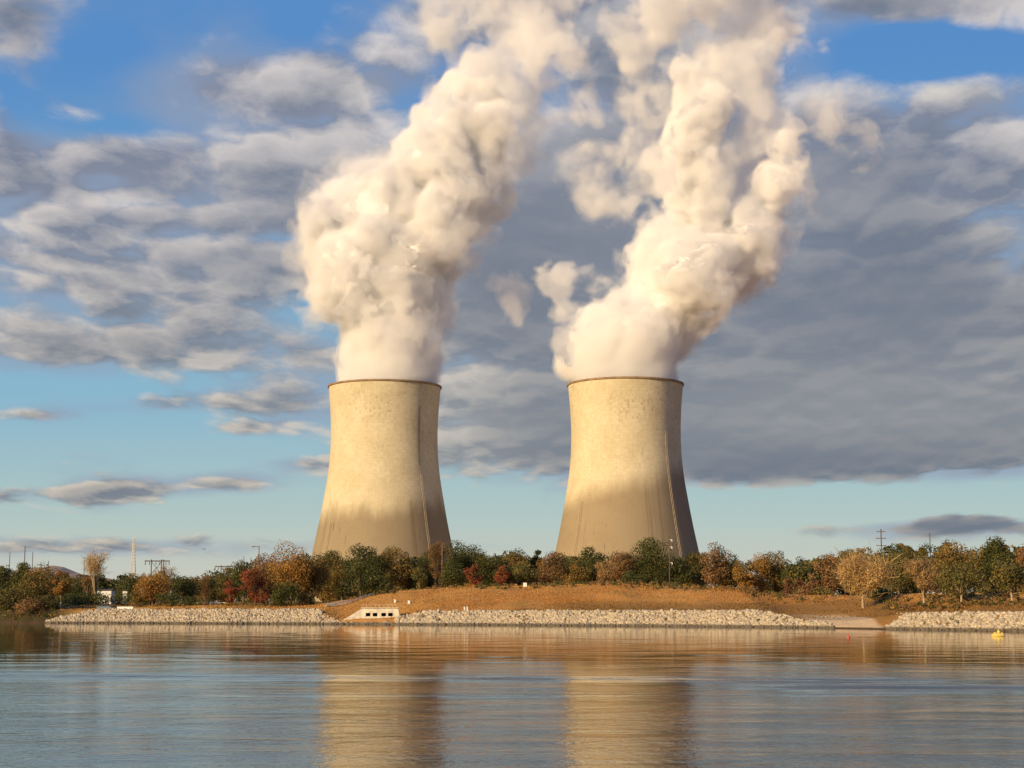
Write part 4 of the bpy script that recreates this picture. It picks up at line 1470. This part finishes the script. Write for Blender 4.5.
# -- poles
def pole(px, top, Y, label, arms=(), r=0.14, mat=M_wood, insul=False, lamp=False, grp='poles among the trees'):
    g = G(px, Y, -0.5)
    H = P(px, top, Y).z - g.z
    root = empty('utility_pole', g, label, 'pole', grp)
    MB().tube([(0, 0, 0), (0, 0, H)], [r * 1.15, r * 0.8], 8).build('pole', mat, root, smooth=True)
    for dz, wd in arms:
        ar = MB().box((0, 0.12, H - dz), (wd, 0.16, 0.2)).build('crossarm', mat, root)
        q = MB()
        for x in (-wd * 0.45, 0, wd * 0.45):
            q.lathe([(0.05, 0.1), (0.14, 0.15), (0.08, 0.25), (0.14, 0.32), (0.06, 0.45), (0.01, 0.47)], (x, 0.12, H - dz), 8)
        q.build('insulator', M_gravel, ar)
    if insul:
        for dz in (1.2, 3.4, 8.2):
            q = MB()
            q.tube([(0, 0, H - dz), (0.75, -0.2, H - dz + 0.15)], [0.07, 0.07], 6)
            q.lathe([(0.05, -0.7), (0.2, -0.62), (0.12, -0.45), (0.2, -0.35), (0.12, -0.2), (0.05, 0)], (0.8, -0.2, H - dz + 0.15), 8)
            q.build('insulator', M_paint, root)
    if lamp:
        q = MB()
        q.tube([(0, 0, H - 0.3), (-0.9, 0, H - 0.1), (-1.5, 0, H - 0.15)], [0.08, 0.07, 0.06], 6)
        q.build('lamp_arm', mat, root)
        MB().box((-1.8, 0, H - 0.2), (1.0, 0.4, 0.25)).build('lamp_head', mat, root)
    return root


pole(8, 552, 560, 'short thin pole by the picture edge, above the dark tree')
pole(23, 546, 560, 'tallest thin dark pole above the dark pointed pine', r=0.17)
pole(31, 552, 565, 'thin dark pole one step riverward of the tallest, over the brownish tree')
pole(47, 561, 560, 'thin dark pole before the ridge, beside the little orange tree')
pole(83, 561, 570, 'thin dark pole standing close against the tall bare tree')
pole(258, 546, 545, 'dark lamp pole with a bracket above the crimson maple', lamp=True, r=0.16)
pole(243, 556, 620, 'thin dark pole over the dark tree behind the crimson maple', r=0.12)
pole(250, 557, 625, 'thin dark pole beside the bracket lamp pole', r=0.11)
pole(442, 543, 512, 'pale wooden pole before the reddish bare tree', r=0.2, mat=M_bark)
pole(670, 536, 508, 'wooden pole with white insulators before the great round oak', insul=True, r=0.2)
pole(883, 529, 500, 'cross-armed pole rising above the trees by the spreading golden tree', arms=((0.8, 2.6), (2.8, 3.0), (5.0, 3.0)), r=0.2)
pole(932, 533, 480, 'plain thin pole rising above the dark treetop', r=0.16)


def pylon(px, top, Y, half, label, legs=(-0.45, 0.35, 0.52)):
    g = G(px, Y, -0.5)
    H = P(px, top, Y).z - g.z
    W = half * Y / F
    root = empty('pylon', g, label, 'pylon', 'wooden frame pylons on the low ground')
    for l in legs:
        MB().tube([(l * W, 0, 0), (l * W, 0, H + 0.6)], [0.26, 0.18], 8).build('leg', M_wood, root, smooth=True)
    arm = MB()
    arm.box((0, 0.25, H), (2 * W, 0.3, 0.45))
    arm.build('crossarm', M_wood, root)
    br = MB()
    br.tube([(legs[0] * W, 0, H - 0.3), (legs[1] * W, 0, H - 5)], [0.1, 0.1], 5)
    br.tube([(legs[1] * W, 0.02, H - 0.3), (legs[0] * W, 0.02, H - 5)], [0.1, 0.1], 5)
    br.build('brace', M_wood, root)
    for x in (-0.95, -0.6, -0.1, 0.2, 0.7, 0.95):
        q = MB()
        q.lathe([(0.03, -1.3), (0.22, -1.15), (0.12, -0.9), (0.22, -0.7), (0.12, -0.5), (0.2, -0.35), (0.03, 0)], (x * W, 0.25, H - 0.23), 8)
        q.build('insulator', M_steel, root)


pylon(156, 561, 640, 12.5, 'wooden frame pylon with a long crossarm above the rusty round tree')
pylon(223, 566.5, 740, 9.0, 'smaller frame pylon with crossarm above the olive tree', (-0.3, 0.45))


def mast(px, top, Y):
    g = G(px, Y, -0.5)
    H = P(px, top, Y).z - g.z
    root = empty('lattice_mast', g, 'tall pale lattice mast, faint in the sky past the tall bare tree', 'mast')
    legs, br = MB(), MB()
    zz = np.linspace(0, H, 22)
    wd = lambda z: 1.9 * (1 - z / H) ** 1.3 + 0.32
    cs_ = ((-1, -1), (1, -1), (1, 1), (-1, 1))
    for sx, sy_ in cs_:
        MB().tube([(sx * wd(z), sy_ * wd(z), z) for z in zz], [0.17] * len(zz), 4).build('leg', M_mast, root)
    for i in range(len(zz) - 1):
        for k in range(4):
            a_, b2 = cs_[k], cs_[(k + 1) % 4]
            z0, z1 = zz[i], zz[i + 1]
            p0 = (a_[0] * wd(z0), a_[1] * wd(z0), z0); p1 = (b2[0] * wd(z1), b2[1] * wd(z1), z1)
            br.tube([p0, p1], [0.09, 0.09], 4)
    br.build('bracing', M_mast, root)


mast(132, 537, 900)


# -- floats on the river
def buoy():
    Y = 236.0
    c = P(848.5, 638, Y)
    root = empty('river_buoy', (c.x, Y, 0), 'small red buoy floating off the sandy launching place', 'buoy')
    MB().lathe([(0.02, -0.35), (0.34, -0.25), (0.42, 0.0), (0.40, 0.30), (0.26, 0.42), (0.16, 0.5), (0.14, 0.9), (0.02, 0.95)], n=20).build('float', M_red, root, smooth=True)
    root.scale = (0.55, 0.55, 0.55)


buoy()


def yellow_float():
    Y = 247.0
    c = P(998, 636, Y)
    root = empty('marker_float', (c.x, Y, 0), 'bright yellow marker float with a raised drum, off the riprap', 'float')
    root.scale = (0.75, 0.75, 0.75)
    h = MB()
    for y in (-0.45, 0.45):
        h.tube([(-1.15, y, 0.18), (-0.95, y, 0.16), (0.95, y, 0.16), (1.15, y, 0.18)], [0.1, 0.3, 0.3, 0.1], 14)
    h.build('pontoon', M_yellow, root, smooth=True)
    MB().box((0, 0, 0.46), (1.9, 1.25, 0.16)).build('deck', M_yellow, root)
    MB().lathe([(0.01, 0.54), (0.34, 0.54), (0.34, 0.95), (0.28, 1.05), (0.12, 1.1), (0.10, 1.35), (0.01, 1.36)], (0.15, 0, 0), 18).build('drum', M_yellow, root, smooth=True)
    MB().box((-0.6, 0, 0.66), (0.35, 0.5, 0.24)).build('locker', M_yellow, root)
    MB().box((0.72, 0, 0.64), (0.25, 0.5, 0.2)).build('locker', M_yellow, root)


yellow_float()

c = P(204, 549.5, 330)
b = MB()
b.add([(0, -0.45, 0), (0.11, 0, 0.09), (0, 0.5, 0.02), (-0.11, 0, 0.09), (0, 0, -0.1)], [(0, 1, 3), (1, 2, 3), (0, 4, 1), (1, 4, 2), (2, 4, 3), (3, 4, 0)])
for s in (-1, 1):
    b.add([(s * 0.08, -0.14, 0.05), (s * 0.45, -0.2, 0.26), (s * 0.85, 0.05, 0.16), (s * 0.42, 0.14, 0.22), (s * 0.08, 0.2, 0.04), (s * 0.42, -0.02, 0.28)],
          [(0, 1, 5), (1, 2, 5), (2, 3, 5), (3, 4, 5), (4, 0, 5), (0, 4, 3), (0, 3, 2), (0, 2, 1)])
o = b.build('bird', M_bird, loc=c)
o.rotation_euler = (0.1, 0.15, 0.7)
o.scale = (0.6, 0.6, 0.6)
tag(o, 'small dark bird gliding in the clear sky above the low ground', 'bird')
